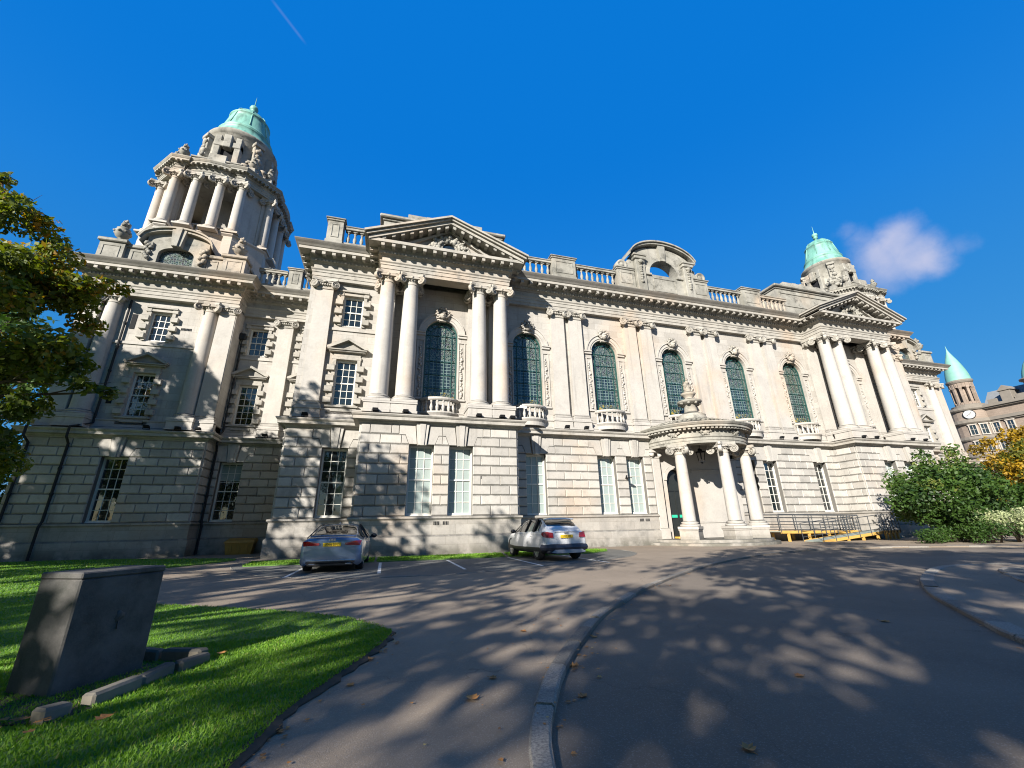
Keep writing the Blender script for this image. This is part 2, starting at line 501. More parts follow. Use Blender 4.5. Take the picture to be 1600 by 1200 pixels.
def stained_mat():
    """leaded lights: dark panes of varying colour, pale lead lines, richer pattern near the head and borders"""
    m, nt, p = new_mat('leaded stained glass')
    L = nt.links.new
    tc = N(nt, 'ShaderNodeTexCoord')
    sep = N(nt, 'ShaderNodeSeparateXYZ'); L(tc.outputs['Object'], sep.inputs[0])
    cv = N(nt, 'ShaderNodeCombineXYZ'); L(sep.outputs['X'], cv.inputs[0]); L(sep.outputs['Z'], cv.inputs[1])
    # square lattice in the middle lights
    br = N(nt, 'ShaderNodeTexBrick', offset=0.0, ins={'Scale': 1.0, 'Mortar Size': 0.021, 'Mortar Smooth': 0.15, 'Brick Width': 0.205, 'Row Height': 0.205,
                                        'Color1': (0.008, 0.014, 0.022, 1), 'Color2': (0.03, 0.045, 0.05, 1), 'Mortar': (0.14, 0.195, 0.18, 1)})
    L(cv.outputs[0], br.inputs['Vector'])
    # irregular cells in the borders, the figured panel and the head
    vo = N(nt, 'ShaderNodeTexVoronoi', feature='DISTANCE_TO_EDGE', ins={'Scale': 8.5}); L(cv.outputs[0], vo.inputs['Vector'])
    vc = N(nt, 'ShaderNodeTexVoronoi', ins={'Scale': 8.5}); L(cv.outputs[0], vc.inputs['Vector'])
    cell = mixc(nt, 0.93, vc.outputs['Color'], (0.05, 0.07, 0.065))
    cell = mixc(nt, remap(nt, vo.outputs['Distance'], 0.05, 0.085), (0.15, 0.185, 0.16), mixc(nt, 1.0, cell, (0.3, 0.3, 0.3), 'MULTIPLY'))
    ax = N(nt, 'ShaderNodeMath', operation='ABSOLUTE'); L(sep.outputs['X'], ax.inputs[0])
    side = math2(nt, 'GREATER_THAN', ax.outputs[0], 0.60)
    top = math2(nt, 'GREATER_THAN', sep.outputs['Z'], 2.7)
    low = math2(nt, 'LESS_THAN', sep.outputs['Z'], 0.62)
    fac = math2(nt, 'MAXIMUM', math2(nt, 'MAXIMUM', side, top), low)
    c = mixc(nt, fac, br.outputs['Color'], cell)
    # a little yellow and green foliage glass along the foot
    yl = math2(nt, 'MULTIPLY', low, remap(nt, noise(nt, cv.outputs[0], 5.0, 2), .52, .6))
    c = mixc(nt, math2(nt, 'MULTIPLY', yl, .6), c, (0.42, 0.30, 0.03))
    L(c, p.inputs['Base Color'])
    p.inputs['Roughness'].default_value = 0.12
    p.inputs['Specular IOR Level'].default_value = 0.8
    bump(nt, p, noise(nt, cv.outputs[0], 5.0, 2), 0.05, 0.05)
    return m
M_STAIN = stained_mat()
M_TEAL = plain('teal green window metal', (0.014, 0.062, 0.054), 0.45, noise=0.25)

# ------------------------------------------------------------------ the city hall
CX = 19.35                                   # axis of symmetry of the facade
def mir(x): return 2 * CX - x
HALL = thing('city_hall', (CX, 30.0, 0.0), 'long pale stone city hall with columned bays and green domed corner towers', 'building', world_children=True)
def part(name, mb, mats, loc=(0, 0, 0), rz=0.0, parent=None, label=None):
    return build(name, mb, mats, parent or HALL, loc, rz, label)

def strips(mb, xs, lo, hi, y0, y1):
    for a, b in zip(xs[:-1], xs[1:]):
        l0, l1, h0, h1 = lo(a), lo(b), hi(a), hi(b)
        mb.quad((a, y0, l0), (b, y0, l1), (b, y0, h1), (a, y0, h0))
        mb.quad((a, y1, l0), (a, y1, h0), (b, y1, h1), (b, y1, l1))
        mb.quad((a, y0, h0), (b, y0, h1), (b, y1, h1), (a, y1, h0))
        mb.quad((a, y0, l0), (a, y1, l0), (b, y1, l1), (b, y0, l1))
    for x in (xs[0], xs[-1]):
        mb.quad((x, y0, lo(x)), (x, y1, lo(x)), (x, y1, hi(x)), (x, y0, hi(x)))
def lin(a, b, n): return [a + (b - a) * i / n for i in range(n + 1)]
def arch_xs(xc, r, n=14): return [xc - r * math.cos(PI * i / n) for i in range(n + 1)]

def wall_rects(mb, x0, x1, z0, z1, y, rects, depth):
    """vertical wall facing -Y with rectangular openings (xa, xb, za, zb) and their reveals"""
    xs = sorted({x0, x1, *[r[0] for r in rects], *[r[1] for r in rects]})
    zs = sorted({z0, z1, *[r[2] for r in rects], *[r[3] for r in rects]})
    for a, b in zip(xs[:-1], xs[1:]):
        for c, d in zip(zs[:-1], zs[1:]):
            mx, mz = (a + b) / 2, (c + d) / 2
            if any(r[0] < mx < r[1] and r[2] < mz < r[3] for r in rects): continue
            mb.quad((a, y, c), (b, y, c), (b, y, d), (a, y, d))
    for xa, xb, za, zb in rects:
        mb.quad((xa, y, za), (xa, y, zb), (xa, y + depth, zb), (xa, y + depth, za))
        mb.quad((xb, y, za), (xb, y + depth, za), (xb, y + depth, zb), (xb, y, zb))
        mb.quad((xa, y, zb), (xb, y, zb), (xb, y + depth, zb), (xa, y + depth, zb))
        mb.quad((xa, y, za), (xa, y + depth, za), (xb, y + depth, za), (xb, y, za))

# --- rusticated ground floor
Z0, NR, RH = 1.78, 9, 0.497
ZT = Z0 + NR * RH                            # 6.25
rng = random.Random(3)
def block(mb, poly, out=0.085, cz=0.05, cu=0.028):
    """one rusticated block: polygon (u, z) with chamfered margins, standing 'out' proud of the wall (local y = -out)"""
    g = 0.006
    cx = sum(p[0] for p in poly) / len(poly); cz_ = sum(p[1] for p in poly) / len(poly)
    us = [p[0] for p in poly]; zs = [p[1] for p in poly]
    hu, hz = (max(us) - min(us)) / 2, (max(zs) - min(zs)) / 2
    def ins(a, b): return [(cx + (p[0] - cx) * (1 - a / hu), cz_ + (p[1] - cz_) * (1 - b / hz)) for p in poly]
    r0, r1 = ins(g, g), ins(cu + g, cz + g)
    n = len(poly)
    mb.tint = rng.uniform(0.80, 1.08)
    V = [(p[0], 0.0, p[1]) for p in r0] + [(p[0], -out * .45, p[1]) for p in r0] + [(p[0], -out, p[1]) for p in r1]
    F = [tuple(range(2 * n, 3 * n))]
    for k in (0, n):
        F += [(k + i, k + (i + 1) % n, k + n + (i + 1) % n, k + n + i) for i in range(n)]
    mb.add(V, F)
    mb.tint = 1.0
def rustic(length, wins=(), hw=0.62, phase=0.0, depth=0.5, end_trim=0.0):
    """local wall: u from 0 to length, facing -y, windows at centres 'wins'"""
    mb = MB()
    mb.tint = 0.34                            # joints: the recessed bed of the wall
    rects = [(c - hw, c + hw, Z0, Z0 + 7 * RH) for c in wins]
    wall_rects(mb, 0, length, Z0, ZT, 0.0, rects, depth)
    mb.tint = 1.0
    def lay(a, b, row, sl=0.0, sr=0.0):
        z0, z1 = Z0 + row * RH, Z0 + (row + 1) * RH
        step = 1.03
        cuts = [a]
        u = math.floor(a / step) * step + phase + (row % 2) * step / 2 - step
        while u < b:
            if u > a + .3 and u < b - .3: cuts.append(u)
            u += step
        cuts.append(b)
        for i in range(len(cuts) - 1):
            p, q = cuts[i], cuts[i + 1]
            l = sl if i == 0 else 0; r = sr if i == len(cuts) - 2 else 0
            block(mb, [(p, z0), (q, z0), (q - r, z1), (p + l, z1)])
    W = sorted(wins)
    gapL = {c: min([1.16] + [(c - o) / 2 for o in W if o < c]) for c in W}
    gapR = {c: min([1.16] + [(o - c) / 2 for o in W if o > c]) for c in W}
    for row in range(NR):
        edges = []
        a = 0.0; sl = 0.0
        for c in W:
            if row < 7: L_, R_, s = hw, hw, 0.0
            elif row == 7: L_, R_, s = hw + .03, hw + .03, 0.19
            else: L_, R_, s = gapL[c], gapR[c], 0.0
            b = max(c - L_, 0)
            if b - a > .02: lay(a, b, row, sl, s)
            a = c + R_; sl = s
        if length - a > .02: lay(a, length, row, sl, 0.0)
    z7, z8, z9 = Z0 + 7 * RH, Z0 + 8 * RH, ZT
    for c in W:
        for sgn, gp in ((-1, gapL[c]), (1, gapR[c])):
            e = hw + .03
            gx = max(gp, e + .20)
            poly = [(c + sgn * .235, z7), (c + sgn * e, z7), (c + sgn * (e + .19), z8), (c + sgn * gp, z8), (c + sgn * gp, z9), (c + sgn * .36, z9)]
            if gp < e + .25: poly = [(c + sgn * .235, z7), (c + sgn * e, z7), (c + sgn * (e + .19), z8), (c + sgn * gp, z8 + .05), (c + sgn * gp, z9), (c + sgn * .36, z9)]
            poly = [(min(max(p[0], 0.01), length - .01), p[1]) for p in poly]
            if sgn < 0: poly = poly[::-1]
            block(mb, poly, 0.085, 0.02, 0.02)
        block(mb, [(c - .225, z7 - .05), (c + .225, z7 - .05), (c + .35, z9 + .12), (c - .35, z9 + .12)], 0.18, 0.02, 0.02)
        block(mb, [(c - .10, z7 - .06), (c + .10, z7 - .06), (c + .17, z9 + .1), (c - .17, z9 + .1)], 0.23, 0.01, 0.015)
    return mb
def place(mb, x, y, ang):
    mb.xform(Matrix.Translation((x, y, 0)) @ Matrix.Rotation(ang, 4, 'Z'))
    return mb
YT, YR, YF, YB, YM = 28.1, 29.4, 23.25, 21.5, 23.15
XT0, XT1, XF0, XB0, XB1, XP0 = -18.7, -10.42, -5.22, -1.5, 6.6, 16.1
WT, WR, WF, WB, WM = [-14.57], [-9.33, -6.0], [-2.78], [1.52, 3.56], [8.28, 12.92, 14.93]
TDX = 0.7                                    # the far tower stands a little further out
def gf(name_segments):
    mb = MB()
    for (x, y, ang, ln, wins, ph) in name_segments:
        mb.merge(place(rustic(ln, wins, phase=ph), x, y, ang))
    return part('rusticated_wall', mb, M_RUST)
H90 = PI / 2
# left half: faces looking -Y have ang 0; faces looking +X have ang +90; faces looking -X have ang -90
for side in (0, 1):
    X = (lambda x: x) if side == 0 else mir
    dx = 0 if side == 0 else TDX
    def front(xa, xb, y, wins, ph=0.0):
        a, b = sorted((X(xa), X(xb)))
        return (a, y, 0, b - a, [X(w) - a for w in wins], ph)
    def lookr(x, ya, yb, ph=.3):             # the face that looks towards +X on the left half
        if side == 0: return (X(x), ya, H90, yb - ya, [], ph)
        return (X(x), yb, -H90, yb - ya, [], ph)
    def lookl(x, ya, yb, ph=.3):
        if side == 0: return (X(x), yb, -H90, yb - ya, [], ph)
        return (X(x), ya, H90, yb - ya, [], ph)
    def sh(t): return (t[0] + dx, *t[1:])
    gf([sh(front(XT0, XT1, YT, WT)), sh(lookr(XT1, YT, YR)), sh(lookl(XT0, YT, YT + 8.2))])
    gf([front(XT1 - (dx if side else 0), XF0, YR, WR, .2)])
    gf([front(XF0, XB0, YF, WF, .1), lookl(XF0, YF, YR)])
    gf([front(XB0, XB1, YB, WB, .45), lookl(XB0, YB, YF), lookr(XB1, YB, YM)])
    gf([front(XB1, XP0, YM, WM, .35)])

def halfpath(yT, yR, yF, yB, yM, xT0, xT1, xF0, xB0, xB1, xend=None, dxr=0.0):
    a = [(xT0, yT + 8.4), (xT0, yT), (xT1, yT), (xT1, yR), (xF0, yR), (xF0, yF), (xB0, yF), (xB0, yB), (xB1, yB), (xB1, yM)]
    r = [(mir(x) + (dxr if i < 4 else 0), y) for i, (x, y) in enumerate(a)][::-1]
    return a, r
GA, GB = halfpath(YT, YR, YF, YB, YM, XT0, XT1, XF0, XB0, XB1, dxr=TDX)
SEG_NAMES = 9
def sweep_parts(name, A, Bp, prof, mat, mid=True, groups=((0, 1, 2), (3,), (4, 5), (6, 7, 8))):
    """one part per section of the facade, mitres shared; mid joins the two halves along the main front"""
    full = A + Bp if mid else None
    if mid:
        n = len(A)
        for g in groups:
            mb = MB(); mb.sweep(full, prof, seg=g, caps=False); part(name, mb, mat)
        mb = MB(); mb.sweep(full, prof, seg=(n - 1,), caps=False); part(name, mb, mat)
        m = len(full) - 1
        for g in groups:
            mb = MB(); mb.sweep(full, prof, seg=tuple(m - 1 - i for i in g), caps=False); part(name, mb, mat)
    else:
        for P in (A, Bp):
            mb = MB(); mb.sweep(P, prof, caps=True); part(name, mb, mat)
# plinth below the rustication, stopped by the portico
PL = [(-0.6, -0.1), (0.20, -0.1), (0.20, 0.82), (0.15, 0.88), (0.12, 0.90), (0.12, 1.58), (0.15, 1.62), (0.20, 1.66), (0.20, 1.74), (0.06, 1.785), (-0.6, 1.785)]
sweep_parts('plinth', GA + [(XP0, YM)], [(mir(XP0), YM)] + GB, PL, M_PLINTH, mid=False)
# ground floor cornice
GC = [(-0.35, 6.20), (0.05, 6.20), (0.08, 6.29), (0.14, 6.33), (0.17, 6.40), (0.40, 6.42), (0.40, 6.57), (0.44, 6.60), (0.49, 6.67), (0.49, 6.72), (-1.0, 6.88)]
sweep_parts('string_cornice', GA, GB, GC, M_CORN)

# --- the order above: entablature with modillions
OT, OR, OF, OB, OM = 28.3, 29.5, 23.4, 21.65, 23.3
OXT0, OXT1, OXF0, OXB0, OXB1 = -18.65, -10.40, -5.2, -1.30, 6.36
EA, EB = halfpath(OT, OR, OF, OB, OM, OXT0, OXT1, OXF0, OXB0, OXB1, dxr=TDX)
EN = [(-0.75, 15.30), (0.0, 15.30), (0.0, 15.50), (0.035, 15.51), (0.035, 15.74), (0.07, 15.75), (0.07, 15.86), (0.13, 15.93), (0.13, 15.98), (0.0, 15.99),
      (0.0, 16.32), (0.06, 16.34), (0.10, 16.40), (0.20, 16.41), (0.20, 16.60), (0.26, 16.64), (0.30, 16.765), (0.78, 16.77), (0.78, 16.94), (0.82, 16.96),
      (0.89, 17.05), (0.98, 17.15), (1.03, 17.23), (1.03, 17.28), (-1.3, 17.42)]
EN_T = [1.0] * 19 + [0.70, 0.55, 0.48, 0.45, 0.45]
EN2 = EN[:18] + [(0.78, 16.96), (-0.6, 17.0)]
def cornice_teeth(P, segs, mb, z=16.66):
    P = list(P)
    for i in segs:
        a, b = Vector(P[i]), Vector(P[i + 1])
        d = (b - a).normalized(); nn = Vector((d.y, -d.x)); ln = (b - a).length
        n = max(1, round((ln + (0.3 if ln > 3 else 0)) / 0.62))
        for k in range(n + 1):
            p = a + d * (ln * k / n) + nn * 0.48
            mb.obox((p.x, p.y, z + .035), (d.x, d.y, 0), (nn.x, nn.y, 0), (0, 0, 1), .095, .25, .07)
            q = a + d * (ln * k / n) + nn * 0.64
            mb.obox((q.x, q.y, z - .03), (d.x, d.y, 0), (nn.x, nn.y, 0), (0, 0, 1), .095, .085, .055)
        nd = max(1, round(ln / 0.2))
        for k in range(nd):
            p = a + d * (ln * (k + .5) / nd) + nn * 0.225
            mb.obox((p.x, p.y, 16.485), (d.x, d.y, 0), (nn.x, nn.y, 0), (0, 0, 1), .055, .035, .065)
def entablature():
    full = EA + EB
    for g in ((0, 1, 2), (3,), (4, 5), (6, 7, 8), (9,), (10, 11, 12), (13, 14), (15,), (16, 17, 18)):
        mb = MB()
        for i in g:
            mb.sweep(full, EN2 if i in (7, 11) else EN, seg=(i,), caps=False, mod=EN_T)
        cornice_teeth(full, g, mb)
        part('entablature', mb, M_CORN)
entablature()
# the pedestal course that carries columns and pilasters
DI = [(-0.5, 6.84), (0.05, 6.84), (0.05, 6.98), (0.0, 7.02), (0.0, 7.36), (0.03, 7.38), (0.05, 7.42), (0.05, 7.46), (-0.5, 7.47)]
def inset(P, d):
    return P
DA, DB = halfpath(OT + .25, OR + .2, OF + .15, OB + 1.45, OM + .15, OXT0, OXT1 , OXF0, OXB0, OXB1, dxr=TDX)
sweep_parts('pedestal_course', DA, DB, DI, M_STONE)

# --- columns and pilasters
def volute(v):
    """scroll disc: raised eye, dark sunk channel, raised rim"""
    for s_ in (-1, 1):
        v.tint = 1.0
        v.lathe([(0.0, .085 * s_), (.045, .085 * s_), (.055, .05 * s_)], (0, 0, 0), 14)
        v.tint = .38  # groove shade painted into the tint of both channels
        v.lathe([(.055, .05 * s_), (.088, .045 * s_)], (0, 0, 0), 14)
        v.tint = 1.0
        v.lathe([(.088, .045 * s_), (.10, .07 * s_), (.122, .07 * s_), (.128, .05 * s_)], (0, 0, 0), 14)
        v.tint = .38
        v.lathe([(.128, .05 * s_), (.150, .05 * s_)], (0, 0, 0), 14)
        v.tint = 1.0
        v.lathe([(.150, .05 * s_), (.16, .085 * s_), (.195, .085 * s_), (.205, .06 * s_), (.207, 0)], (0, 0, 0), 14)
def capital(mb, z0, r, flat=False):
    """angular Ionic capital: necking, egg band, four corner volutes and a concave abacus; z0..z0+0.62"""
    mb.smooth = True
    mb.lathe([(r, z0), (r + .03, z0 + .03), (r + .03, z0 + .07), (r, z0 + .09), (r, z0 + .2), (r + .09, z0 + .3), (r + .1, z0 + .4)], (0, 0, 0), 20)
    mb.smooth = False
    for k in range(20):                       # egg and dart
        a = 2 * PI * k / 20
        mb.blob(((r + .06) * math.cos(a), (r + .06) * math.sin(a), z0 + .29), .055, 1, 1, 1.2, 5, 3)
    e = r + .24
    for sx, sy in ((1, 1), (1, -1), (-1, 1), (-1, -1)):
        c = Vector((sx * (e - .08), sy * (e - .08), z0 + .24))
        ax = Vector((sx, -sy, 0)).normalized()
        M = Matrix.Translation(c) @ ax.to_track_quat('Z', 'Y').to_matrix().to_4x4() @ Matrix.Scale(1.18, 4)
        v = MB(); v.smooth = True
        volute(v)
        mb.merge(v, M)
    for ang in range(4):                      # the bands that roll into the volutes, and the abacus
        a = ang * H90
        M = Matrix.Rotation(a, 4, 'Z')
        v = MB()
        v.box(-e * .72, e * .72, -(r + .16), -(r - .1), z0 + .34, z0 + .46)
        v.blob((0, -(r + .16), z0 + .42), .09, 1.2, .7, .9, 6, 4)
        mb.merge(v, M)
    w = r + .30; cc = .16
    out = []
    for ang in range(4):
        a = ang * H90
        for (u, s) in ((-w + .1, w), (-w * .45, w - cc * .8), (0, w - cc), (w * .45, w - cc * .8), (w - .1, w)):
            x, y = u, -s
            out.append((x * math.cos(a) - y * math.sin(a), x * math.sin(a) + y * math.cos(a)))
    mb.prism(out, z0 + .47, z0 + .62, 'xy')
def base(mb, z0, r):
    mb.smooth = True
    mb.lathe([(r + .17, z0 + .14), (r + .2, z0 + .17), (r + .2, z0 + .23), (r + .16, z0 + .27), (r + .1, z0 + .275), (r + .09, z0 + .31), (r + .12, z0 + .33), (r + .13, z0 + .36), (r + .1, z0 + .39), (r + .05, z0 + .4), (r, z0 + .46)], (0, 0, 0), 28)
    mb.smooth = False
    w = r + .21
    mb.box(-w, w, -w, w, z0, z0 + .145, .01)
def shaft_prof(r0, r1, za, zb):
    o = []
    for i in range(13):
        t = i / 12
        o.append((r0 + (r1 - r0) * (t ** 1.7), za + (zb - za) * t))
    return o
def column_mesh(r0, r1, z0, z1, ped=None):
    mb = MB()
    base(mb, z0, r0)
    mb.smooth = True
    mb.lathe(shaft_prof(r0, r1, z0 + .45, z1 - .62), (0, 0, 0), 28)
    mb.smooth = False
    capm = MB(); capital(capm, z1 - .62, r1)
    if ped:
        w, za, zb = ped
        mb.box(-w, w, -w, w, za, zb - .1, .01)
        mb.box(-w - .04, w + .04, -w - .04, w + .04, zb - .1, zb, .01)
        mb.box(-w - .05, w + .05, -w - .05, w + .05, za, za + .14, .01)
    return mb.mesh('column', M_STONE), capm.mesh('capital', M_CORN)
COLM, CAPM = column_mesh(0.485, 0.395, 7.46, 15.30, (0.66, 6.86, 7.46))
def column(x, y):
    c = link('column', COLM, HALL, (x, y, 0)); link('capital', CAPM, c)
    return c
def pilaster_mesh(w, proj, z0=7.46, z1=15.30):
    """flat pilaster: local front face at y=0, back at y=proj"""
    mb = MB()
    mb.box(-w - .1, w + .1, -.1, proj, z0, z0 + .15, .01)
    mb.box(-w - .08, w + .08, -.08, proj, z0 + .15, z0 + .25, .03)
    mb.box(-w - .03, w + .03, -.03, proj, z0 + .25, z0 + .31, .01)
    mb.box(-w - .06, w + .06, -.06, proj, z0 + .31, z0 + .38, .025)
    w2 = w * .93
    mb.box(-w - .12, w + .12, -.12, proj, 6.86, z0 - .1, .01)
    mb.box(-w - .16, w + .16, -.16, proj, z0 - .1, z0 - .003, .01)
    mb.box(-w - .17, w + .17, -.17, proj, 6.86, 7.0, .01)
    zb, zt = z0 + .38, z1 - .62
    A = [(-w, 0, zb), (w, 0, zb), (w, proj, zb), (-w, proj, zb)]; B = [(-w2, 0.02, zt), (w2, 0.02, zt), (w2, proj, zt), (-w2, proj, zt)]
    mb.add(A + B, [(0, 1, 5, 4), (1, 2, 6, 5), (3, 0, 4, 7), (4, 5, 6, 7)])
    cap = MB()
    zc = z1 - .62
    cap.box(-w2 - .02, w2 + .02, -.03, proj, zc + .0, zc + .07, .01)
    cap.box(-w2, w2, 0.0, proj, zc + .07, zc + .2)
    cap.box(-w2 - .05, w2 + .05, -.08, proj, zc + .2, zc + .36, .04)
    for k in range(7):
        cap.blob((-w2 + 2 * w2 * (k + .5) / 7, -.08, zc + .28), .06, 1, .8, 1.1, 5, 3)
    e = w2 + .10
    for sx in (-1, 1):
        ax = Vector((sx, 1, 0)).normalized()
        M = Matrix.Translation((sx * e, -.12, zc + .24)) @ Vector((sx * .45, -1, 0)).normalized().to_track_quat('Z', 'Y').to_matrix().to_4x4() @ Matrix.Scale(1.15, 4)
        v = MB(); v.smooth = True
        volute(v)
        cap.merge(v, M)
        cap.box(sx * (e + .05), sx * (e - .16), 0.0, proj, zc + .1, zc + .46)
    cap.box(-e * .8, e * .8, -.14, proj, zc + .36, zc + .46, .02)
    cap.blob((0, -.16, zc + .43), .09, 1.3, .7, .9, 6, 4)
    cap.prism([(-e - .12, -.26), (-e * .4, -.15), (0, -.12), (e * .4, -.15), (e + .12, -.26), (e + .12, proj), (-e - .12, proj)], zc + .47, zc + .615, 'xy')
    return mb.mesh('pilaster', M_STONE), cap.mesh('capital', M_CORN)
PILM, PCAPM = pilaster_mesh(0.5, 0.30)
def pilaster(x, y):
    p = link('pilaster', PILM, HALL, (x, y, 0)); link('capital', PCAPM, p)
    return p
BC = 2.53
for X, dx in ((lambda x: x, 0), (mir, TDX)):
    for o in (-3.38, -2.05, 2.02, 3.36):
        column(X(BC + o), OB + .42)
        pilaster(X(BC + o), OM - .22)
    pilaster(X(-4.42), OF)
    pilaster(X(-7.68), OR)
    column(X(-11.95) + dx, OT + .30); column(X(-17.1) + dx, OT + .30)
    pilaster(X(-10.92) + dx, OT); pilaster(X(-18.12) + dx, OT)
for o in (10.92, 16.54, 22.16, 27.78):
    pilaster(o - .655, OM); pilaster(o + .655, OM)

# --- upper walls
UW = 23.58                                   # wall plane behind the pilasters of the main front
ARC = [2.51 + 5.62 * i for i in range(7)]
RW, ZS, ZSP = 0.99, 8.2, 12.46               # arched windows: half width, sill, springing
def arched_wall(xa, xb, y, xc, z0=6.84, z1=15.5, dep=0.34):
    mb = MB()
    strips(mb, [xa, xc - RW], lambda x: z0, lambda x: z1, y, y + dep)
    strips(mb, [xc + RW, xb], lambda x: z0, lambda x: z1, y, y + dep)
    xs = arch_xs(xc, RW)
    strips(mb, xs, lambda x: z0, lambda x: ZS, y, y + dep)
    strips(mb, xs, lambda x: ZSP + math.sqrt(max(0, RW * RW - (x - xc) ** 2)), lambda x: z1, y, y + dep)
    part('upper_wall', mb, M_ASH)
for i, xc in enumerate(ARC):
    if 0 < i < 6:
        arched_wall(max(OXB1 - .3, xc - 2.81) if i == 1 else xc - 2.81, min(mir(OXB1 - .3), xc + 2.81) if i == 5 else xc + 2.81, UW, xc)
    elif i == 0: arched_wall(OXB0, OXB1, OM, xc)
    else: arched_wall(mir(OXB1), mir(OXB0), OM, xc)
def awin_meshes():
    fr = MB(); gl = MB()
    h = ZSP - ZS
    xs = arch_xs(0, RW - .02, 18)
    gl.add([(x, 0, 0.0) for x in xs] + [(x, 0, h + math.sqrt(max(0, (RW - .02) ** 2 - x * x))) for x in xs],
           [(k, k + 1, len(xs) + k + 1, len(xs) + k) for k in range(len(xs) - 1)])
    out = [(RW - .045, 0.0, 0)] + [(( RW - .045) * math.cos(PI * k / 18), 0.0, h + (RW - .045) * math.sin(PI * k / 18)) for k in range(19)] + [(-RW + .045, 0.0, 0)]
    for a, b in zip(out[:-1], out[1:]):
        fr.bar((a[0], -.03, a[2]), (b[0], -.03, b[2]), .045, 4)
    r2 = RW - .33
    inn = [(r2, 0, 0)] + [(r2 * math.cos(PI * k / 14), 0, h + r2 * math.sin(PI * k / 14)) for k in range(15)] + [(-r2, 0, 0)]
    for a, b in zip(inn[:-1], inn[1:]):
        fr.bar((a[0], -.035, a[2]), (b[0], -.035, b[2]), .022, 4)
    for k in range(1, 6):
        z = h * k / 5
        fr.bar((-RW + .05, -.035, z), (RW - .05, -.035, z), .016, 4)
    for x in (-.22, .22):
        fr.bar((x, -.03, 0), (x, -.03, h + .55), .012, 4)
    fr.bar((-RW, -.03, .04), (RW, -.03, .04), .05, 4)
    for k in range(1, 8):
        a = PI * k / 8
        fr.bar((r2 * math.cos(a), -.035, h + r2 * math.sin(a)), ((RW - .05) * math.cos(a), -.035, h + (RW - .05) * math.sin(a)), .014, 4)
    # surround: moulded archivolt, imposts, carved side panels
    su = MB()
    def ring(ra, rb, y0, y1, n=20, hh=h):
        for k in range(n):
            a, b = PI * k / n, PI * (k + 1) / n
            P = lambda r, t, y: (r * math.cos(t), y, hh + r * math.sin(t))
            su.quad(P(ra, a, y0), P(rb, a, y0), P(rb, b, y0), P(ra, b, y0))
            su.quad(P(rb, a, y0), P(rb, a, y1), P(rb, b, y1), P(rb, b, y0))
            su.quad(P(ra, a, y1), P(ra, a, y0), P(ra, b, y0), P(ra, b, y1))
    ring(RW, RW + .12, -.04, .3); ring(RW + .12, RW + .34, -.09, .0); ring(RW + .34, RW + .42, -.15, .0)
    for s in (-1, 1):
        su.box(s * (RW + .002), s * (RW + .55), -.10, .05, h - .17, h - .02, .015)
        su.box(s * (RW + .002), s * (RW + .60), -.17, .05, h - .02, h + .08, .015)
        su.box(s * (RW + .002), s * (RW + .50), -.06, .05, h - .5, h - .43, .01)
        su.box(s * (RW + .003), s * (RW + .09), -.05, .04, 0, h - .5)
        su.box(s * (RW + .39), s * (RW + .47), -.05, .04, 0, h - .5)
        r_ = random.Random(5)
        for k in range(26):                   # hanging foliage carved in the side panel
            z = .3 + k * (h - 1.0) / 26
            su.blob((s * (RW + .24) + r_.uniform(-.05, .05), -.02, z), r_.uniform(.05, .095), 1, .8, 1.1, 6, 4)
        su.box(s * (RW + .06), s * (RW + .50), -.1, .04, .02, .16, .02)
    ke = MB()                                 # cartouche keystone with a mask
    r_ = random.Random(11)
    ke.blob((0, -.25, h + RW + .22), .2, 1, .9, 1.3, 10, 7)
    ke.blob((0, -.42, h + RW + .18), .06, .8, 1, 1.2, 6, 4)
    ke.blob((0, -.36, h + RW + .36), .13, 1.3, .8, .7, 8, 5)
    for s in (-1, 1):
        for (dx, dz, rr) in ((.22, .34, .11), (.30, .22, .10), (.27, .06, .1), (.2, -.06, .09), (.36, .36, .08), (.13, .5, .1), (.4, .14, .07)):
            ke.blob((s * dx, -.2, h + RW + .16 + dz), rr, 1.1, .9, 1, 7, 5)
    ke.blob((0, -.22, h + RW + .64), .09, 1, 1, 1.4, 7, 5)
    ke.box(-.2, .2, -.16, .06, h + RW - .14, h + RW + .4)
    # bowed balcony
    ba = MB()
    n = 18
    def arcp(r, k): 
        a = PI + PI * k / n
        return (1.14 * r * math.cos(a), .34 + .98 * r * math.sin(a))
    P = [arcp(1, k) for k in range(n + 1)]
    zb, zt = -1.10, 0.06                      # relative to the sill
    ba.sweep(P, [(-.16, zb - .12), (.0, zb - .12), (.02, zb + .1), (.12, zb + .24), (.12, zb + .32), (-.16, zb + .32)])
    ba.sweep(P, [(-.16, zt - .17), (.04, zt - .17), (.08, zt - .1), (.08, zt), (-.16, zt)])
    prof = [(.055, zb + .32), (.075, zb + .36), (.05, zb + .4), (.095, zb + .5), (.10, zb + .58), (.05, zb + .78), (.042, zb + .86), (.07, zb + .9), (.07, zt - .17)]
    ba.smooth = True
    for k in range(10):
        a = PI + PI * (k + .5) / 10
        ba.lathe(prof, (1.08 * math.cos(a), .34 + .93 * math.sin(a), 0), 8)
    ba.smooth = False
    return [m.mesh(nm, mt) for m, nm, mt in ((fr, 'arched_window', M_TEAL), (gl, 'pane', M_STAIN), (su, 'window_surround', M_STONE), (ke, 'keystone', M_CORN), (ba, 'balcony', M_STONE))]
AW = awin_meshes()
for i, xc in enumerate(ARC):
    y = OM if i in (0, 6) else UW
    w = link('arched_window', AW[0], HALL, (xc, y + .30, ZS)); link('pane', AW[1], w)
    su = link('window_surround', AW[2], HALL, (xc, y, ZS)); link('keystone', AW[3], su)
    link('balcony', AW[4], HALL, (xc, y, ZS))

